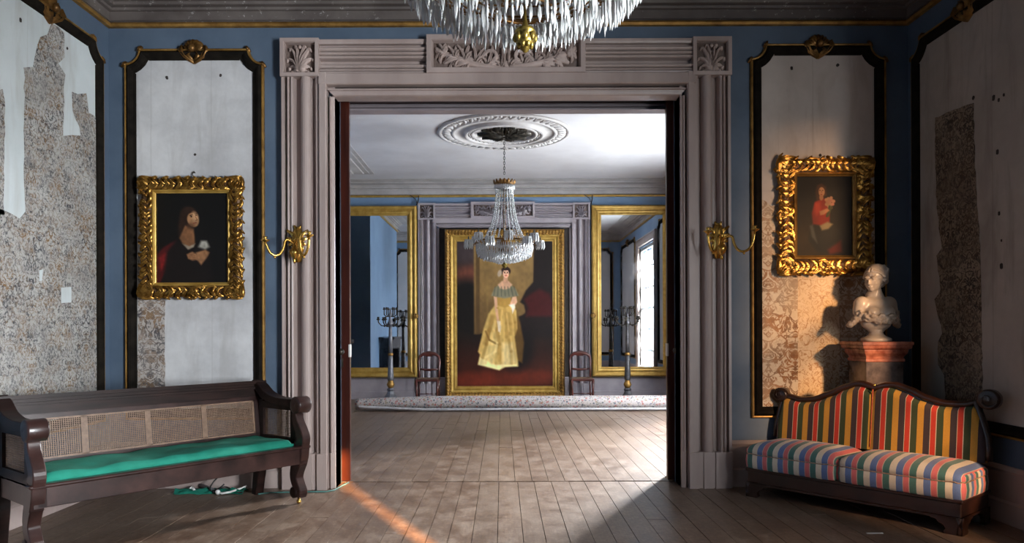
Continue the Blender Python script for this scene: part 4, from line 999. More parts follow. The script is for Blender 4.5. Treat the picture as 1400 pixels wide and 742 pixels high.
# ================================================================== CHANDELIERS
_prism = {}
def prism_mesh(L_, r=.0058):
    key = round(L_, 3)
    if key not in _prism:
        mb = MB(); n = 5; prof = [(0, 0), (r * .6, -.006), (r, -L_ * .25), (r * 1.25, -L_ * .62), (0, -L_)]
        mb.lathe(prof, n, smooth=False); mb.ball((0, 0, .006), .006, 5, 3)
        _prism[key] = mb.mesh('prism', 'crystal')
    return _prism[key]
TIERS = [(.42, 2.64, .10, 90), (.41, 2.60, .10, 86), (.395, 2.555, .10, 80), (.36, 2.525, .095, 74), (.32, 2.50, .095, 66), (.275, 2.485, .09, 57), (.23, 2.468, .085, 48), (.185, 2.455, .08, 38), (.14, 2.43, .07, 28), (.095, 2.405, .06, 20)]
def chandelier(x, y, label, singles):
    zb = 2.28; root = empty('chandelier', (x, y, zb), 0, label, 'chandelier'); rr = random.Random(4)
    # chain
    mb = MB(); z = H - .05
    k = 0
    while z > 3.66:
        if k % 2: mb.tube([(.013 * math.cos(t), 0, z - zb + .024 * math.sin(t)) for t in [i * PI / 4 for i in range(8)]], .0045, 5, closed=True)
        else: mb.tube([(0, .013 * math.cos(t), z - zb + .024 * math.sin(t)) for t in [i * PI / 4 for i in range(8)]], .0045, 5, closed=True)
        z -= .037; k += 1
    mb.build('chain', 'bronze', root)
    # crown of gilt leaves
    mb = MB().lathe([(.06, 3.60 - zb), (.13, 3.57 - zb), (.150, 3.545 - zb), (.150, 3.525 - zb), (.12, 3.515 - zb)], 24)
    for i in range(16):
        a = 2 * PI * i / 16; c_, s_ = math.cos(a), math.sin(a)
        mb.leaf([(0, 0), (0, .03), (0, .06)], .022, .012, lambda u, v_, h: ((.148 + h + v_ * .25) * c_ - u * s_, (.148 + h + v_ * .25) * s_ + u * c_, 3.53 - zb + v_))
    mb.build('crown', 'gilt_dark', root)
    mb = MB()
    for t in range(2):
        for i in range(34):
            a = 2 * PI * (i + t * .5) / 34; r = .145 - .01 * t
            mb.lathe([(0, 0), (.008, -.02), (.013, -.05), (0, -.085)], 5, (r * math.cos(a), r * math.sin(a), 3.52 - zb - t * .01), smooth=False)
    mb.build('crown_fringe', 'crystal', root, kind='stuff')
    # bead strings flaring from the crown to the rim
    mb = MB()
    for i in range(20):
        a = 2 * PI * i / 20; c_, s_ = math.cos(a), math.sin(a)
        for j in range(30):
            t = j / 29; r = .12 + .06 * t + .15 * t ** 3.2; z = 3.46 - .78 * t
            q = .0125 + .004 * (j % 3 == 0)
            mb.lathe([(0, -q * 1.1), (q, 0), (0, q * 1.1)], 4, (r * c_, r * s_, z - zb), smooth=False)
    mb.build('bead_string', 'crystal', root, kind='stuff')
    MB().lathe([(.02, 2.52 - zb), (.09, 2.54 - zb), (.11, 2.60 - zb), (.07, 2.66 - zb), (.04, 2.74 - zb), (.02, 2.80 - zb), (.012, 3.5 - zb)], 12).build('inner_stem', 'gilt_dark', root)
    # rim and rings that carry the drops
    mb = MB()
    for (r, z, l, n) in TIERS: mb.tube([(r * math.cos(t), r * math.sin(t), z - zb + .012) for t in [i * 2 * PI / 40 for i in range(40)]], .004, 4, closed=True)
    for i in range(8):
        a = 2 * PI * i / 8; mb.tube([(r * math.cos(a), r * math.sin(a), z - zb + .012) for (r, z, l, n) in TIERS] , .004, 4)
    mb.tube([(.43 * math.cos(t), .43 * math.sin(t), 2.675 - zb) for t in [i * 2 * PI / 48 for i in range(48)]], .013, 6, closed=True)
    mb.build('hoop', 'gilt_dark', root)
    st = MB(); cnt = 0
    for ti, (r, z, l, n) in list(enumerate(TIERS))[::-1]:
        for i in range(n):
            a = 2 * PI * (i + .5 * (ti % 2)) / n + rr.uniform(-.01, .01); l2 = l * rr.choice((.85, 1.0, 1.1)); zz = z - zb + rr.uniform(-.004, .004)
            if singles and cnt < 300:
                o = bpy.data.objects.new('prism', prism_mesh(round(l2, 3))); COL.objects.link(o); o.parent = root
                o.location = (r * math.cos(a), r * math.sin(a), zz); o.rotation_euler = (rr.uniform(-.05, .05), rr.uniform(-.05, .05), rr.uniform(0, 6)); cnt += 1
            else:
                st.lathe([(0, 0), (.008, -l2 * .3), (.011, -l2 * .65), (0, -l2)], 5, (r * math.cos(a), r * math.sin(a), zz), smooth=False)
    st.build('crystal_drops', 'crystal', root, kind='stuff')
    mb = MB().lathe([(0, 0), (.008, .004), (.016, .016), (.028, .03), (.034, .045), (.026, .06), (.036, .068), (.030, .08), (.012, .088), (.006, .11), (.004, .16)], 14)
    for i in range(8):
        a = 2 * PI * i / 8; mb.ball((.032 * math.cos(a), .032 * math.sin(a), .05), (.010, .010, .016), 6, 4); mb.ball((.022 * math.cos(a + .4), .022 * math.sin(a + .4), .028), (.009, .009, .014), 6, 4)
    mb.build('finial', 'brass_aged', root)
    for i in range(12):
        a = 2 * PI * i / 12 + .12; c_, s_ = math.cos(a), math.sin(a); ra = .535 if i % 2 == 0 else .47; za = 2.66 if i % 2 == 0 else 2.74
        am = MB().tube([(r * c_, r * s_, z - zb) for r, z in ((.40, 2.675), (.44, 2.64), (ra - .01, za - .045), (ra, za))] , .008, 6)
        arm = am.build('arm', 'gilt_dark', root)
        cup = MB().lathe([(.012, za - .01), (.05, za + .0), (.062, za + .02), (.062, za + .04), (.02, za + .045)], 10, (ra * c_, ra * s_, -zb), smooth=False)
        for q in range(10):
            b2 = 2 * PI * q / 10; cup.lathe([(0, za + .035), (.014, za + .0), (.017, za - .06), (0, za - .10)], 5, (ra * c_ + .056 * math.cos(b2), ra * s_ + .056 * math.sin(b2), -zb), smooth=False)
        cup.build('glass_shade', 'crystal', arm)
        MB().lathe([(.011, za + .03), (.011, za + .085), (.004, za + .09), (0, za + .105)], 8, (ra * c_, ra * s_, -zb)).build('candle_socket', 'bronze', arm)
    return root
mottled('brass_aged', (.10, .07, .015), (.34, .24, .05), 40, .35, metal=.8, bumps=.4, bscale=90)
chandelier(.035, CY, 'complete crystal chandelier with bead strings hanging in the far room', False)
chandelier(.078, 2.43, 'large crystal chandelier cropped at the top of the picture in the near room', True)
# ================================================================== CANE BENCH
def ribbon(mb, pts, ws, x0, x1, smooth=True):
    """sawn scroll plank: centre line pts in (y,z) with widths ws, thickness x0..x1"""
    n = len(pts); A = []; B = []
    for i, p in enumerate(pts):
        a = pts[max(i - 1, 0)]; c = pts[min(i + 1, n - 1)]; tx, ty = c[0] - a[0], c[1] - a[1]; l = math.hypot(tx, ty) or 1
        nx, ny = -ty / l, tx / l; w_ = ws[i] / 2; A.append((p[0] + nx * w_, p[1] + ny * w_)); B.append((p[0] - nx * w_, p[1] - ny * w_))
    e = .006; loops = []
    for x, k in ((x0, .86), (x0 + (e if x1 > x0 else -e), 1), (x1 - (e if x1 > x0 else -e), 1), (x1, .86)):
        loops.append([(x, c[0] + (a[0] - c[0]) * k, c[1] + (a[1] - c[1]) * k) for a, c in zip(A, pts)] + [(x, c[0] + (a[0] - c[0]) * k, c[1] + (a[1] - c[1]) * k) for a, c in zip(B[::-1], pts[::-1])])
    m_ = 2 * n; vs = [p for l in loops for p in l]
    fs = [(j * m_ + i, j * m_ + (i + 1) % m_, (j + 1) * m_ + (i + 1) % m_, (j + 1) * m_ + i) for j in range(3) for i in range(m_)]
    for j in (0, 3): fs += [(j * m_ + i, j * m_ + i + 1, j * m_ + m_ - 2 - i, j * m_ + m_ - 1 - i) for i in range(n - 1)]
    mb.add(vs, fs, False); return mb
BL, BD = 1.98, .68
bench = empty('cane_bench', (-2.775, 4.315, 0), math.radians(51.0), 'long dark wood settee with cane back and green seat pad, left of the doorway', 'bench')
MB().box(.05, BL - .05, .0, .035, .325, .445, .004).box(.05, BL - .05, BD - .08, BD - .04, .325, .445, .004).box(.03, .10, .0, BD - .04, .325, .445).box(BL - .10, BL - .03, .0, BD - .04, .325, .445).build('seat_rail', 'bench_wood', bench)
MB().box(.0, BL, -.018, .05, .445, .468, .007).build('seat_lip', 'bench_wood', bench)
MB().box(.06, BL - .06, .03, BD - .04, .44, .456).build('seat_board', 'dark_wood', bench)
# back with slight rake
RK = math.radians(7)
def bk(x0, x1, d0, d1, z0, z1):   # a box in the raked plane of the back: z measured up the back from seat level
    vs = []
    for x in (x0, x1):
        for d in (d0, d1):
            for z in (z0, z1):
                zz = z - .45; vs.append((x, BD - .11 + zz * math.sin(RK) + d * math.cos(RK), .45 + zz * math.cos(RK) - d * math.sin(RK)))
    return vs, [(0, 1, 3, 2), (4, 6, 7, 5), (0, 4, 5, 1), (2, 3, 7, 6), (0, 2, 6, 4), (1, 5, 7, 3)]
def bkb(mb, *a): return mb.add(*bk(*a))
mb = MB(); bkb(mb, .03, BL - .03, 0, .05, .825, .90); bkb(mb, .0, BL, -.034, .06, .930, .955); bkb(mb, .01, BL - .01, -.012, .055, .908, .930); bkb(mb, .02, BL - .02, -.022, .052, .888, .906)
mb.build('crest_rail', 'dark_wood', bench)
mb = MB(); bkb(mb, .03, BL - .03, 0, .04, .795, .83); bkb(mb, .03, BL - .03, 0, .04, .46, .525)
for x_ in (.03, BL - .11): bkb(mb, x_, x_ + .08, 0, .045, .46, .83)
mb.build('back_frame', 'bench_wood', bench)
panels = 4; bw_ = (BL - .22) / panels
mb = MB()
for i in range(panels + 1):
    x_ = .11 + i * bw_; e = .022 if 0 < i < panels else .016; bkb(mb, x_ - e, x_ + e, .006, .014, .525, .795)
bkb(mb, .11, BL - .11, .006, .013, .525, .538); bkb(mb, .11, BL - .11, .006, .013, .782, .795)
mb.build('cane_border', 'cane', bench)
for i in range(panels):
    mb = MB(); x0 = .11 + i * bw_ + .02; x1 = .11 + (i + 1) * bw_ - .02; n = int((x1 - x0) / .0135)
    for k in range(n + 1): x_ = x0 + (x1 - x0) * k / n; bkb(mb, x_ - .0028, x_ + .0028, .008, .0105, .53, .79)
    for k in range(20): z_ = .535 + .0132 * k; bkb(mb, x0, x1, .0105, .0130, z_ - .0028, z_ + .0028)
    mb.build('cane_weave', 'cane', bench, kind='stuff')
def bench_end(x0, x1, sgn):
    """arm, post, scroll and legs of one end; x0..x1 thickness"""
    pts, ws = smooth_pts([(BD - .02, .935), (BD - .10, .895), (BD - .20, .835), (BD - .34, .805), (.16, .80), (.07, .805)], [.06, .07, .07, .062, .058, .062])
    arm = ribbon(MB(), pts, ws, x0 - .012, x1 + .012).build('arm', 'dark_wood', bench)
    MB().lathe([(0, -.062), (.02, -.066), (.05, -.060), (.066, -.056), (.068, -.05), (.068, .05), (.066, .056), (.05, .060), (.02, .066), (0, .062)], 20, ((x0 + x1) / 2, .045, .785), 'X').build('arm_scroll', 'bench_wood', arm)
    pts, ws = smooth_pts([(.075, .755), (.085, .70), (.070, .64), (.030, .575), (.010, .52), (.03, .465)], [.05, .055, .065, .075, .085, .10])
    ribbon(MB(), pts, ws, x0, x1).build('arm_post', 'bench_wood', bench)
    pts, ws = smooth_pts([(.045, .45), (.050, .39), (.070, .32)], [.13, .12, .11]); ribbon(MB(), pts, ws, x0 - .003, x1 + .003).build('rail_block', 'bench_wood', bench)
    pts, ws = smooth_pts([(.065, .335), (.095, .26), (.100, .20), (.070, .14), (.045, .10), (.055, .065)], [.12, .10, .085, .08, .075, .06])
    lg = ribbon(MB(), pts, ws, x0, x1).build('leg', 'bench_wood', bench)
    MB().lathe([(0, -.046), (.03, -.044), (.045, -.040), (.045, .040), (.03, .044), (0, .046)], 18, ((x0 + x1) / 2, .095, .092), 'X').build('foot_scroll', 'dark_wood', lg)
    MB().lathe([(0, .0), (.012, .002), (.018, .012), (.018, .024), (.010, .034), (.008, .06)], 10, ((x0 + x1) / 2, .075, 0)).build('castor', 'brass', lg)
    pts, ws = smooth_pts([(BD - .07, .45), (BD - .07, .25), (BD - .045, .10), (BD - .03, .0)], [.10, .09, .075, .06]); ribbon(MB(), pts, ws, x0, x1).build('leg', 'dark_wood', bench)
    # side panel: frame and cane
    m_ = MB().box(x0 + .015, x1 - .015, .10, BD - .09, .455, .515).box(x0 + .015, x1 - .015, .085, .15, .5, .78).box(x0 + .015, x1 - .015, BD - .15, BD - .09, .5, .80).box(x0 + .015, x1 - .015, .12, BD - .10, .735, .79)
    m_.build('side_frame', 'dark_wood', bench)
    m_ = MB(); xm = (x0 + x1) / 2
    for k in range(28): y_ = .152 + k * .0138; m_.box(xm - .0015, xm + .001, y_ - .0026, y_ + .0026, .51, .74)
    for k in range(17): z_ = .518 + k * .0134; m_.box(xm - .003, xm - .0005, .15, BD - .15, z_ - .0026, z_ + .0026)
    m_.build('cane_weave', 'cane', bench, kind='stuff')
bench_end(.015, .09, -1); bench_end(BL - .09, BL - .015, 1)
# green pad, slightly rumpled
def pad(name, mat, parent, x0, x1, y0, y1, z0, z1, nx=60, ny=18, crown=.01, rump=.006, seed=0, rnd=.5, edge=.018):
    vs = []; fs = []; mb = MB()
    def h(u, v_):
        eu = min(u, 1 - u) * (x1 - x0); ev = min(v_, 1 - v_) * (y1 - y0); e = min(eu, ev)
        k = math.sqrt(max(0, 1 - (1 - min(1, e / edge)) ** 2))
        nz = mnoise.noise(Vector((u * 9 + seed, v_ * 2.2, seed)))
        return z0 + (z1 - z0) * (rnd + (1 - rnd) * k) + crown * math.sin(PI * u) ** .5 * math.sin(PI * v_) ** .5 + rump * nz * k
    for j in range(ny + 1):
        for i in range(nx + 1):
            u, v_ = i / nx, j / ny; wob = .006 * mnoise.noise(Vector((u * 6, seed, 3)))
            vs.append((x0 + (x1 - x0) * u, y0 + (y1 - y0) * v_ + (wob if j in (0, ny) else 0), h(u, v_)))
    n = len(vs); vs += [(x, y, z0) for x, y, z in vs]
    fs = [(j * (nx + 1) + i, j * (nx + 1) + i + 1, (j + 1) * (nx + 1) + i + 1, (j + 1) * (nx + 1) + i) for j in range(ny) for i in range(nx)]
    fs += [tuple(n + q for q in f[::-1]) for f in list(fs)]
    ring = [i for i in range(nx + 1)] + [j * (nx + 1) + nx for j in range(1, ny + 1)] + [ny * (nx + 1) + i for i in range(nx - 1, -1, -1)] + [j * (nx + 1) for j in range(ny - 1, 0, -1)]
    fs += [(a, n + a, n + c, c) for a, c in zip(ring, ring[1:] + ring[:1])]
    mb.add(vs, fs, True); return mb.build(name, mat, parent)
gp = pad('seat_pad', 'green_cloth', None, .10, BL - .12, .045, BD - .13, .457, .512, crown=.006, rump=.016, seed=4)
gp.location = bench.location; gp.rotation_euler = bench.rotation_euler
tag(gp, 'thin bright green cloth pad lying along the cane bench seat', 'cushion')

# things on the floor under the bench
def Pf(px, py, z=0.0):
    Y = (EYE - z) * F / (py - 451); return Vector(((px - 687) * Y / F, Y, z))
a = [Pf(299, 672, .03), Pf(315, 671, .02), Pf(330, 664, .045), Pf(338, 662, .05)]
mb = MB().tube([Pf(296, 671, .02), Pf(303, 673, .015), Pf(314, 671, .02), Pf(326, 667, .03), Pf(337, 663, .045)], .009, 8).ball(Pf(297, 671, .025), (.022, .02, .022), 10, 6)
tag(mb.build('plastic_pipe', 'white_plastic'), 'bent white plastic pipe on the floor under the bench', 'pipe')
mb = MB().tube([Pf(259, 667, .02), Pf(262, 664, .02), Pf(265, 669, .02)], .013, 8)
tag(mb.build('pipe_offcut', 'white_plastic'), 'short white plastic offcut on the floor under the middle of the bench', 'pipe')
mb = MB().tube([Pf(268, 660, .03), Pf(282, 665, .02), Pf(294, 671, .015)], .020, 10)
tag(mb.build('folded_stand', 'grey_metal'), 'dull grey metal tube lying beside the white pipe under the bench', 'pipe')
pts = [Pf(296 + 10 * t, 668 - 4 * math.sin(t * 1.5), .03 + .03 * math.sin(t * 2)) for t in [i * .2 for i in range(18)]]
mb = MB().tube(pts, .006, 6)
pts = [Vector((Pf(322, 660).x + .09 * math.cos(t), Pf(322, 672).y + .05 * math.sin(t), .10 + .08 * math.sin(t + .8))) for t in [i * .35 for i in range(16)]]; mb.tube(pts, .006, 6)
tag(mb.build('black_cable', 'black_rubber'), 'loose loops of black cable under the far end of the bench', 'cable')
def cloth_strip(pts, wd, hh, name, mat, seed=1):
    mb = MB(); vs = []; n = len(pts); m_ = 7
    for i, p in enumerate(pts):
        a = pts[max(i - 1, 0)]; c = pts[min(i + 1, n - 1)]; t = Vector(c) - Vector(a); t.z = 0; t.normalize(); nn = Vector((-t.y, t.x, 0))
        for j in range(m_):
            q = j / (m_ - 1) - .5; h = hh * max(0, mnoise.noise(Vector((i * .5, j * .7, seed))) + .5) * (1 - 4 * q * q) + .003
            vs.append(Vector((p[0], p[1], 0)) + nn * q * wd * (1 + .3 * math.sin(i * 1.3)) + Vector((0, 0, h)))
    fs = [(i * m_ + j, i * m_ + j + 1, (i + 1) * m_ + j + 1, (i + 1) * m_ + j) for i in range(n - 1) for j in range(m_ - 1)]
    mb.add(vs, fs, True); return mb.build(name, mat)
lp = lambda a, c, n: [a.lerp(c, i / n) for i in range(n + 1)]
tag(cloth_strip(lp(Pf(240, 672), Pf(335, 672), 16) , .13, .05, 'green_cloth_strip', 'green_cloth', 2), 'crumpled green cloth on the floor under the bench', 'cloth')
mb = MB().tube([Pf(x_, y_, .006) for x_, y_ in ((352, 674), (368, 672), (392, 671.5), (420, 671), (445, 671), (456, 669), (463, 665), (470, 661.5), (476, 658.5))], .006, 6)
tag(mb.build('teal_cord', 'teal_cord'), 'thin teal cord along the foot of the left pilaster', 'cord') if 'teal_cord' in MATS else (mottled('teal_cord', (.05, .16, .14), (.10, .24, .22), 5, .6), tag(mb.build('teal_cord', 'teal_cord'), 'thin teal cord along the foot of the left pilaster', 'cord'))

# ================================================================== STRIPED SOFA
SLN = 1.63; sa = math.radians(-50.0)
so = Vector((3.03, 4.84, 0)) - Vector((math.cos(sa), math.sin(sa), 0)) * SLN
sofa = empty('striped_sofa', so, sa, 'low settee in multicoloured striped upholstery with dark carved frame, right of the doorway', 'sofa')
SD = .54
MB().box(.03, SLN - .03, .01, SD, .115, .225, .006).box(.015, SLN - .015, -.002, SD + .005, .212, .236, .006).box(.02, SLN - .02, .0, SD, .10, .118, .004).build('seat_rail', 'sofa_wood', sofa) if 'sofa_wood' in MATS else None
mottled('sofa_wood', (.012, .005, .003), (.036, .013, .008), 4, .3, bumps=.1, coat=.25)
MB().box(.03, SLN - .03, .01, SD, .115, .225, .006).box(.015, SLN - .015, -.002, SD + .005, .212, .236, .006).box(.02, SLN - .02, .0, SD, .10, .118, .004).build('seat_rail', 'sofa_wood', sofa)
def foot(x, y, sx, sy):
    mb = MB()
    prof = [(0, .118), (.20, .118), (.195, .095), (.16, .09), (.145, .07), (.115, .062), (.10, .035), (.115, .015), (.095, .0), (.0, .0)]
    mb.prism([(x + sx * a, z) for a, z in prof], lambda a, b_, d: (a, d, b_), y, y + sy * .03)
    mb.prism([(y + sy * a, z) for a, z in prof], lambda a, b_, d: (d, a, b_), x, x + sx * .03)
    mb.lathe([(.022, 0), (.026, .03), (.020, .07), (.026, .118)], 12, (x + sx * .02, y + sy * .02, 0))
    return mb.build('leg', 'sofa_wood', sofa)
foot(.02, .0, 1, 1); foot(SLN - .02, .0, -1, 1); foot(.02, SD, 1, -1); foot(SLN - .02, SD, -1, -1)
# two seat cushions: lower box and crowned top meeting at a welt
def seat_cushion(x0, x1):
    mb = MB(); nx, ny = 34, 20; cx = (x0 + x1) / 2
    def outline(z, grow):
        pass
    prof = [(.000, .232, -.012), (.0, .245, .002), (.0, .30, .008), (.0, .345, .003), (.0, .352, -.004), (.0, .360, .004), (.0, .385, .003), (.0, .405, -.012), (.0, .422, -.035), (.0, .436, -.075), (.0, .445, -.13), (.0, .450, -.20)]
    n = 64; loops = []
    hx, hy = (x1 - x0) / 2, SD / 2 - .01; cy = SD / 2 - .02
    for _, z, g in prof:
        lp_ = []
        for k in range(n):
            t = 2 * PI * k / n; c_, s_ = math.cos(t), math.sin(t); e = .16
            ax, ay = hx + min(g, g * .8 if g < 0 else g), hy + g
            x_ = math.copysign(abs(c_) ** e, c_) * ax; y_ = math.copysign(abs(s_) ** e, s_) * ay
            zz = z + .012 * max(0, 1 - (x_ / hx) ** 2) * max(0, (z - .36) / .09) + .003 * mnoise.noise(Vector((x_ * 8, y_ * 8, z * 9)))
            lp_.append((cx + x_, cy + y_, zz))
        loops.append(lp_)
    vs = [p for l in loops for p in l] + [(cx, cy, .468)]
    fs = [(j * n + k, j * n + (k + 1) % n, (j + 1) * n + (k + 1) % n, (j + 1) * n + k) for j in range(len(loops) - 1) for k in range(n)]
    fs += [((len(loops) - 1) * n + k, (len(loops) - 1) * n + (k + 1) % n, len(vs) - 1) for k in range(n)]
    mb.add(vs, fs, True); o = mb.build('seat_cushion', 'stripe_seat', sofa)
    w_ = MB(); lp_ = [(cx + math.copysign(abs(math.cos(t)) ** .16, math.cos(t)) * (hx + .001), cy + math.copysign(abs(math.sin(t)) ** .16, math.sin(t)) * (hy + .001), .352 + .004 * math.sin(t * 9)) for t in [2 * PI * k / 64 for k in range(64)]]
    w_.tube(lp_, .0045, 6, closed=True); w_.build('welt', 'welt_cord', o)
mottled('welt_cord', (.20, .12, .08), (.45, .32, .24), 60, .7)
seat_cushion(.012, SLN * .475); seat_cushion(SLN * .475 + .004, SLN - .012)
# the back: serpentine top
TOPC = [(.06, .80), (.12, .79), (.22, .770), (.34, .785), (.46, .835), (.58, .895), (.68, .932), (.75, .930), (.82, .900), (.89, .930), (.98, .935), (1.08, .905), (1.20, .85), (1.32, .82), (1.44, .82), (1.54, .84)]
def topz(x):
    for (a, za), (c, zc) in zip(TOPC, TOPC[1:]):
        if a <= x <= c:
            t = (x - a) / (c - a); t = t * t * (3 - 2 * t) * .5 + t * .5; return za + (zc - za) * t
    return TOPC[0][1] if x < TOPC[0][0] else TOPC[-1][1]
def edge_l(z): return .02 + .05 * max(0, (z - .55) / .25) ** 1.5
def edge_r(z): return SLN - .02 - .09 * max(0, (z - .60) / .25) ** 1.3
YB_ = SD - .05
def back_y(z): return YB_ + (z - .44) * .12
xs = [.02 + (SLN - .04) * i / 90 for i in range(91)]; mb = MB(); vs = []; m_ = 14
for i, x_ in enumerate(xs):
    zt = topz(x_) - .018
    for j in range(m_ + 1):
        z_ = .43 + (zt - .43) * j / m_; xl_, xr_ = edge_l(z_), edge_r(z_); xx = xl_ + (xr_ - xl_) * (i / 90)
        ed = min(xx - xl_, xr_ - xx, zt - z_, .05) / .05; mid = min(abs(xx - .82) / .02, 1)
        puff = .045 * math.sqrt(max(0, 1 - (1 - ed) ** 2)) - .012 * (1 - mid)
        vs.append((xx, back_y(z_) - puff, z_))
fs = [(i * (m_ + 1) + j, (i + 1) * (m_ + 1) + j, (i + 1) * (m_ + 1) + j + 1, i * (m_ + 1) + j + 1) for i in range(90) for j in range(m_)]
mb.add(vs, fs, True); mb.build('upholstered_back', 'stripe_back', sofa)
MB().tube([(.82, back_y(z) - .036, z) for z in [.45 + .445 * i / 12 for i in range(13)]], .006, 6).build('centre_cord', 'cord_red', sofa) if 'cord_red' in MATS else (mottled('cord_red', (.30, .03, .02), (.5, .12, .03), 50, .6), MB().tube([(.82, back_y(z) - .036, z) for z in [.45 + .445 * i / 12 for i in range(13)]], .006, 6).build('centre_cord', 'cord_red', sofa))
vs = []; mb = MB()
path = [(.012, .44), (.014, .55), (.03, .64), (.055, .72), (.06, .78)] + [(x_, topz(x_)) for x_ in [.10 + i * .04 for i in range(36)]] + [(1.53, .85), (1.545, .78), (1.575, .70), (1.605, .60), (1.615, .52), (1.615, .44)]
mb.tube([(x_, back_y(z_) + .004, z_) for x_, z_ in path], [.026] * len(path), 8, flat=1.3); mb.build('back_frame', 'sofa_wood', sofa)
mb = MB(); sh = [(.02, .44)] + [(x_, topz(x_)) for x_ in [.06 + i * .05 for i in range(30)]] + [(1.61, .44)]
mb.prism([(edge_l(.44), .43), (edge_l(.8), .78)] + [(x_, topz(x_) - .01) for x_ in [.10 + i * .05 for i in range(29)]] + [(edge_r(.8), .80), (edge_r(.44), .43)], lambda a, b_, d: (a, back_y(b_) + d, b_), .004, .035); mb.build('back_board', 'sofa_wood', sofa)
for (cx, cz, s, r0) in ((.045, .805, -1, .060), (1.61, .87, 1, .072)):
    mb = MB(); y_ = back_y(.85)
    mb.lathe([(0, -.052), (r0 * .35, -.055), (r0 * .5, -.045), (r0 * .8, -.05), (r0, -.042), (r0, .03), (0, .034)], 20, (cx, y_, cz), 'Y')
    sp_ = [(cx + (r0 * .15 + r0 * .12 * q) * math.cos(q * s), y_ - .05, cz + (r0 * .15 + r0 * .12 * q) * math.sin(q * s)) for q in [i * .45 for i in range(15)]]
    mb.tube(sp_, .007, 6)
    mb.build('scroll_ear', 'sofa_wood', sofa)
MB().ball((.82, back_y(.92) - .01, .925), .012, 8, 6).build('brass_knob', 'brass', sofa)
# left scroll arm seen dark beyond the back
tag(MB().box(-.055, .055, -.008, .008, 0, .006, .002).build('white_strip', 'white_plastic', None, loc=Pf(1195, 731)), 'thin white strip lying on the floor in front of the striped sofa', 'strip')['label']

# ================================================================== PEDESTAL AND BUST
px_, py_ = 3.09, 6.12
ped = empty('pedestal', (px_, py_, 0), 0, 'square grey marble pedestal with red marble cap behind the sofa', 'pedestal')
def sq(mb, prof):
    vs = []; n = len(prof)
    for r, z in prof: vs += [(-r, -r, z), (r, -r, z), (r, r, z), (-r, r, z)]
    mb.add(vs, [(i * 4 + k, i * 4 + (k + 1) % 4, (i + 1) * 4 + (k + 1) % 4, (i + 1) * 4 + k) for i in range(n - 1) for k in range(4)] + [(0, 3, 2, 1), tuple(n * 4 - 4 + k for k in range(4))]); return mb
sq(MB(), [(.20, 0), (.20, .10), (.17, .13), (.165, .14)]).build('base', 'red_marble', ped)
sq(MB(), [(.150, .14), (.150, 1.10)]).build('shaft', 'grey_marble', ped)
sq(MB(), [(.150, 1.10), (.158, 1.105), (.158, 1.125), (.150, 1.13), (.152, 1.145), (.172, 1.17), (.175, 1.19), (.175, 1.20), (.195, 1.212), (.198, 1.235), (.205, 1.24), (.205, 1.262), (.198, 1.266)]).build('cap', 'red_marble', ped)
bust = empty('marble_bust', (px_, py_ - .01, 1.266), math.radians(8), 'white marble bust of a woman looking left, on the pedestal', 'bust')
def metash(parts, name, mat, parent, vox=.007, smooth=6, disp=None):
    mb = MB()
    for p in parts: mb.ball(*p) if len(p) < 3 else mb.ball(p[0], p[1], 20, 14, p[2])
    o = mb.build(name, mat, parent)
    r = o.modifiers.new('r', 'REMESH'); r.mode = 'VOXEL'; r.voxel_size = vox; r.use_smooth_shade = True
    s_ = o.modifiers.new('s', 'SMOOTH'); s_.iterations = smooth; s_.factor = .6
    if disp:
        t = bpy.data.textures.new('folds', 'CLOUDS'); t.noise_scale = disp[1]; d = o.modifiers.new('d', 'DISPLACE'); d.texture = t; d.strength = disp[0]; d.mid_level = .5
    return o
R_ = lambda x=0, y=0, z=0: Matrix.Rotation(z, 3, 'Z') @ Matrix.Rotation(y, 3, 'Y') @ Matrix.Rotation(x, 3, 'X')
B = []
# torso: facing -Y, socle below; total height .72
B += [((0, .0, .235), (.135, .085, .12), R_()), ((0, .01, .30), (.155, .082, .075), R_()), ((-.125, .01, .305), (.062, .062, .07), R_(0, .25)), ((.125, .01, .305), (.062, .062, .07), R_(0, -.25)),
      ((-.15, .01, .26), (.045, .05, .07), R_(0, .1)), ((.15, .01, .26), (.045, .05, .07), R_(0, -.1)),
      ((-.064, -.060, .232), (.066, .050, .058), R_()), ((.064, -.060, .232), (.066, .050, .058), R_()), ((0, -.03, .20), (.11, .07, .07), R_()),
      ((0, .02, .375), (.075, .062, .055), R_()), ((0, .012, .40), (.054, .054, .075), R_())]
torso = metash(B, 'torso', 'marble', bust, .0075, 14)
hd = Matrix.Rotation(math.radians(-60), 3, 'Z') @ Matrix.Rotation(math.radians(8), 3, 'X')
HC = Vector((-.012, .0, .518)); HS = 1.12
def hp(x, y, z): return HC + hd @ Vector((x, y, z)) * HS
hr = lambda m_=None: hd if m_ is None else hd @ m_
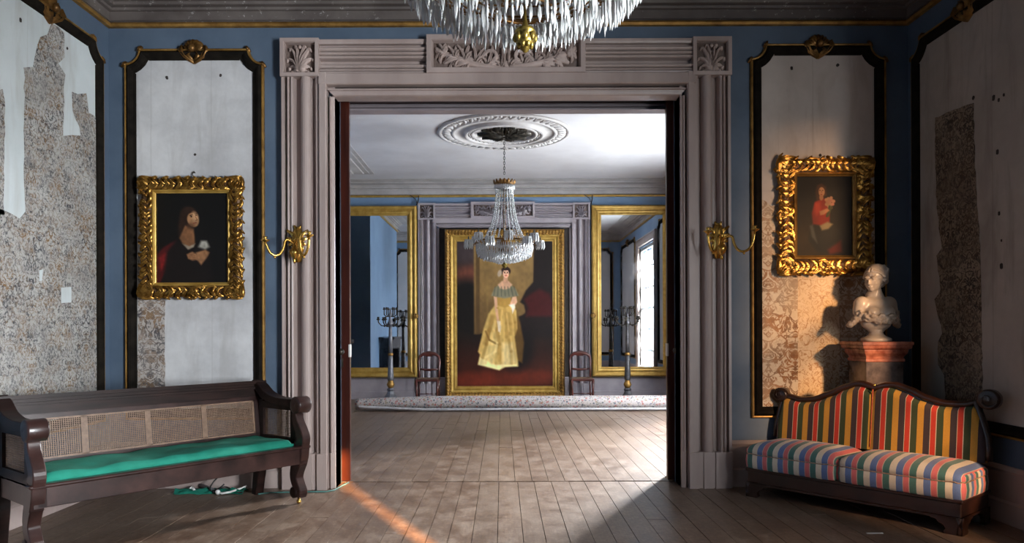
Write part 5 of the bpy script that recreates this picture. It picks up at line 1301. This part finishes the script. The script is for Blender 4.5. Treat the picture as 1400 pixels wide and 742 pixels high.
H_ = [(hp(0, .018, .022), (.071, .086, .083), hr()), (hp(0, -.030, -.030), (.053, .052, .062), hr()), (hp(0, -.052, -.068), (.027, .026, .022), hr()), (hp(0, -.030, -.060), (.042, .040, .030), hr()),
      (hp(0, -.080, -.018), (.0105, .016, .024), hr(R_(.3))), (hp(0, -.090, -.028), (.012, .012, .010), hr()), (hp(-.024, -.064, .016), (.022, .014, .009), hr(R_(0, .15))), (hp(.024, -.064, .016), (.022, .014, .009), hr(R_(0, -.15))),
      (hp(-.026, -.056, -.030), (.022, .018, .022), hr()), (hp(.026, -.056, -.030), (.022, .018, .022), hr()),
      (hp(-.024, -.067, .002), (.012, .008, .007), hr()), (hp(.024, -.067, .002), (.012, .008, .007), hr()),
      (hp(0, -.079, -.050), (.018, .009, .006), hr()), (hp(0, -.077, -.059), (.015, .009, .006), hr()),
      (hp(.068, .012, -.012), (.008, .016, .022), hr()), (hp(-.068, .012, -.012), (.008, .016, .022), hr()), (Vector((-.004, .010, .455)), (.044, .046, .05), R_())]
H_ = [(a, tuple(q * HS for q in b_), c) for a, b_, c in H_]
metash(H_, 'head', 'marble', bust, .0042, 3)
mb = MB()
for s in (-1, 1):
    for k in range(6):
        a = k / 6; pts = [hp(s * .003, -.058 + .03 * a, .060 + .030 * a), hp(s * (.045 + .001 * k), -.042 + .020 * k, .052 + .009 * k * (1 - a * .3)), hp(s * .075, -.005 + .012 * k, .010 + .010 * k), hp(s * .066, .055, -.018 + .010 * k), hp(s * .025, .096, -.012 + .010 * k)]
        q, w_ = [], []
        for i in range(9):
            t = i / 8 * 4; j = min(int(t), 3); f = t - j; q.append(pts[j].lerp(pts[j + 1], f) + Vector((0, 0, .004 * math.sin(i * 2.3 + k)))); w_.append(.011 + .003 * math.sin(i * 1.9 + k))
        mb.tube(q, w_, 8)
mb.ball(hp(0, .03, .045), (.079, .086, .072), 20, 14, hd)
for (c_, r_) in ((hp(0, .112, .0), .036), (hp(.018, .12, -.03), .030), (hp(-.018, .12, -.028), .030), (hp(0, .10, -.055), .026)): mb.ball(c_, r_, 14, 10)
o = mb.build('hair', 'marble', bust); r = o.modifiers.new('r', 'REMESH'); r.mode = 'VOXEL'; r.voxel_size = .0048; r.use_smooth_shade = True; s_ = o.modifiers.new('s', 'SMOOTH'); s_.iterations = 2
# drapery ruffle and socle
mb = MB()
for row, (zz, rx, ry, rr_) in enumerate(((.185, .165, .115, .020), (.160, .150, .105, .022), (.205, .175, .118, .014))):
    n = 40
    pts = [(rx * math.cos(t), -.005 + ry * math.sin(t) * (1 if math.sin(t) < 0 else .7), zz + .012 * math.sin(t * 11 + row) + .035 * abs(math.cos(t)) ** 2) for t in [2 * PI * k / n for k in range(n)]]
    mb.tube(pts, [rr_ * (1 + .35 * math.sin(k * 2.7 + row * 2)) for k in range(n)], 8, closed=True)
for s in (-1, 1):
    for k in range(5): mb.ball((s * (.165 + .012 * k), -.01 + .01 * k, .20 - .016 * k), (.028, .035, .026), 10, 7)
o = mb.build('drapery', 'marble_drape', bust); r = o.modifiers.new('r', 'REMESH'); r.mode = 'VOXEL'; r.voxel_size = .0065; r.use_smooth_shade = True
t = bpy.data.textures.new('folds', 'CLOUDS'); t.noise_scale = .022; d = o.modifiers.new('d', 'DISPLACE'); d.texture = t; d.strength = .022; d.mid_level = .5
metash([((0, .0, .155), (.13, .082, .075), R_()), ((0, .0, .105), (.075, .055, .05), R_())], 'lower_torso', 'marble', bust, .0075, 6)
MB().lathe([(.115, 0), (.118, .012), (.115, .024), (.095, .034), (.072, .045), (.056, .060), (.052, .078), (.060, .09), (.05, .10)], 28).build('socle', 'marble', bust)

# ================================================================== FAR ROOM FURNITURE
def side_chair(x, y, label):
    t = empty('side_chair', (x, y, 0), 0, label, 'chair', 'dark red wooden side chairs flanking the tall portrait')
    MB().box(-.22, .22, -.22, .20, .40, .445, .012).build('seat', 'chair_wood', t)
    MB().box(-.20, .20, -.20, .18, .445, .458, .01).build('seat_pad', 'cane', t)
    for sx in (-1, 1):
        MB().tube([(sx * .20, -.20, .41), (sx * .195, -.21, .25), (sx * .19, -.20, .0)], [.026, .022, .017], 8).build('leg', 'chair_wood', t)
        MB().tube([(sx * .19, .19, .42), (sx * .19, .21, .25), (sx * .20, .26, .0)], [.018, .016, .013], 8).build('leg', 'chair_wood', t)
    pts = [(-.19, .19, .42), (-.195, .21, .60), (-.205, .235, .78), (-.185, .245, .86), (-.12, .25, .905), (0, .25, .925), (.12, .25, .905), (.185, .245, .86), (.205, .235, .78), (.195, .21, .60), (.19, .19, .42)]
    MB().tube(pts, [.020, .020, .022, .026, .034, .044, .034, .026, .022, .020, .020], 8).build('back_frame', 'chair_wood', t)
    MB().tube([(-.195, .215, .62), (-.08, .21, .605), (0, .21, .60), (.08, .21, .605), (.195, .215, .62)], [.016, .022, .028, .022, .016], 8).build('cross_rail', 'chair_wood', t)
    MB().box(-.07, .07, .235, .255, .86, .915, .01).build('crest', 'chair_wood', t)
    MB().tube([(-.19, -.20, .17), (.19, -.20, .17)], .009, 6).build('stretcher', 'chair_wood', t)
mottled('chair_wood', (.04, .010, .008), (.11, .026, .018), 4, .28, bumps=.05, coat=.4)
side_chair(-1.43, 14.15, 'dark red wooden side chair left of the tall portrait, below the left mirror frame')
side_chair(1.51, 14.15, 'dark red wooden side chair right of the tall portrait, below the right mirror frame')
def torchere(x, y, label, mat, acc):
    t = empty('floor_candelabrum', (x, y, 0), 0, label, 'candelabrum', 'tall floor candelabra before the mirrors'); m = 6
    MB().lathe([(.21, 0), (.21, .03), (.19, .05), (.14, .06), (.15, .10), (.12, .14), (.075, .19), (.055, .24), (.07, .27), (.05, .30)], 8, smooth=False).build('base', mat, t)
    MB().lathe([(.045, .30), (.06, .33), (.075, .36), (.06, .40), (.045, .42), (.055, .44)], 14).build('gilt_knop', acc, t)
    MB().lathe([(.050, .44), (.058, .50), (.052, .62), (.046, .80), (.040, .90)], 12).build('shaft', mat, t)
    MB().lathe([(.044, .90), (.050, .91), (.050, .94), (.042, .95)], 12).build('gilt_ring', acc, t)
    MB().lathe([(.038, .95), (.036, 1.2), (.030, 1.42), (.045, 1.46), (.06, 1.50), (.04, 1.54), (.025, 1.60), (.04, 1.66), (.02, 1.70), (.015, 1.78)], 12).build('upper_shaft', mat, t)
    for k in range(6):
        a = PI * 2 * k / 6 + .26; r = .22; c_, s_ = math.cos(a), math.sin(a)
        pts = [(.03 * c_, .03 * s_, 1.50), (r * .35 * c_, r * .35 * s_, 1.455), (r * .75 * c_, r * .75 * s_, 1.46), (r * c_, r * s_, 1.52), (r * 1.02 * c_, r * 1.02 * s_, 1.57)]
        ao = MB().tube(pts, .011, 7).ball((r * .5 * c_, r * .5 * s_, 1.45), .018, 7, 5).build('arm', 'bronze', t)
        MB().lathe([(.012, 1.555), (.035, 1.572), (.035, 1.58), (.018, 1.585), (.022, 1.62), (.0, 1.615)], 10, (r * 1.02 * c_, r * 1.02 * s_, 0)).build('candle_cup', 'bronze', ao)
    for k in range(6):
        a = PI * 2 * k / 6; r = .115; c_, s_ = math.cos(a), math.sin(a)
        pts = [(.02 * c_, .02 * s_, 1.64), (r * .6 * c_, r * .6 * s_, 1.625), (r * c_, r * s_, 1.66), (r * c_, r * s_, 1.76)]
        ao = MB().tube(pts, .010, 7).build('arm', 'bronze', t)
        MB().lathe([(.012, 1.75), (.028, 1.765), (.028, 1.772), (.015, 1.778), (.017, 1.80), (.0, 1.795)], 10, (r * c_, r * s_, 0)).build('candle_cup', 'bronze', ao)
mottled('bronze_torch', (.05, .048, .05), (.12, .115, .12), 14, .4, metal=.5, bumps=.2)
torchere(-2.085, 13.75, 'grey metal floor candelabrum standing before the left mirror', 'grey_metal', 'gilt_dull')
torchere(2.30, 13.60, 'dark bronze floor candelabrum standing before the right mirror', 'bronze_torch', 'gilt_dull')
# rolled rug across the far end
mb = MB(); n = 90; seg = 28; vs = []
for i in range(n + 1):
    t = i / n; x_ = -2.50 + t * (3.2 + 2.50); taper = min(1, .72 + .28 * min(1, t / .22)); lift = .03 * max(0, 1 - t / .18)
    r1 = .125 * taper
    for k in range(seg):
        a = 2 * PI * k / seg; rr_ = r1 * (1 + .03 * mnoise.noise(Vector((t * 12, math.cos(a) * 2, math.sin(a) * 2))))
        vs.append((x_, 12.60 + .015 * math.sin(t * 7) + rr_ * 1.25 * math.cos(a), r1 + lift + rr_ * math.sin(a)))
fs = [(i * seg + k, i * seg + (k + 1) % seg, (i + 1) * seg + (k + 1) % seg, (i + 1) * seg + k) for i in range(n) for k in range(seg)] + [tuple(range(seg)), tuple(n * seg + k for k in range(seg))]
mb.add(vs, fs, True); rug = empty('rolled_rug', (0, 12.6, 0), 0, 'long rolled cream rug with small red flowers across the far room', 'rug')
def rc(o): o.matrix_parent_inverse = Matrix.Translation((0, -12.6, 0)); return o
rc(mb.build('roll', 'rug_floral', rug))
mb = MB(); vs = []; m_ = 8   # loose outer edge of the rug showing its pale backing along the floor
for i in range(n + 1):
    t = i / n; x_ = -2.42 + t * (3.2 + 2.42); lift = .05 * max(0, 1 - t / .20)
    for j in range(m_ + 1):
        q = j / m_; y_ = 12.60 - .145 + .02 * q - .07 * (1 - q); vs.append((x_, 12.60 - .158 - .03 * math.sin(q * PI) - .012 * mnoise.noise(Vector((t * 20, 0, 0))), lift + .004 + .055 * q))
fs = [(i * (m_ + 1) + j, (i + 1) * (m_ + 1) + j, (i + 1) * (m_ + 1) + j + 1, i * (m_ + 1) + j + 1) for i in range(n) for j in range(m_)]
mb.add(vs, fs, True); rc(mb.build('loose_edge', 'rug_back', rug))
sp_ = [(-2.50 - .004, 12.60 + (.012 + .0105 * q) * math.cos(q) * 1.1, .125 + (.012 + .0105 * q) * math.sin(q) * .75) for q in [i * .4 for i in range(20)]]
rc(MB().tube(sp_, .008, 5).build('rolled_end', 'rug_back', rug))
print('objects', len(bpy.data.objects))
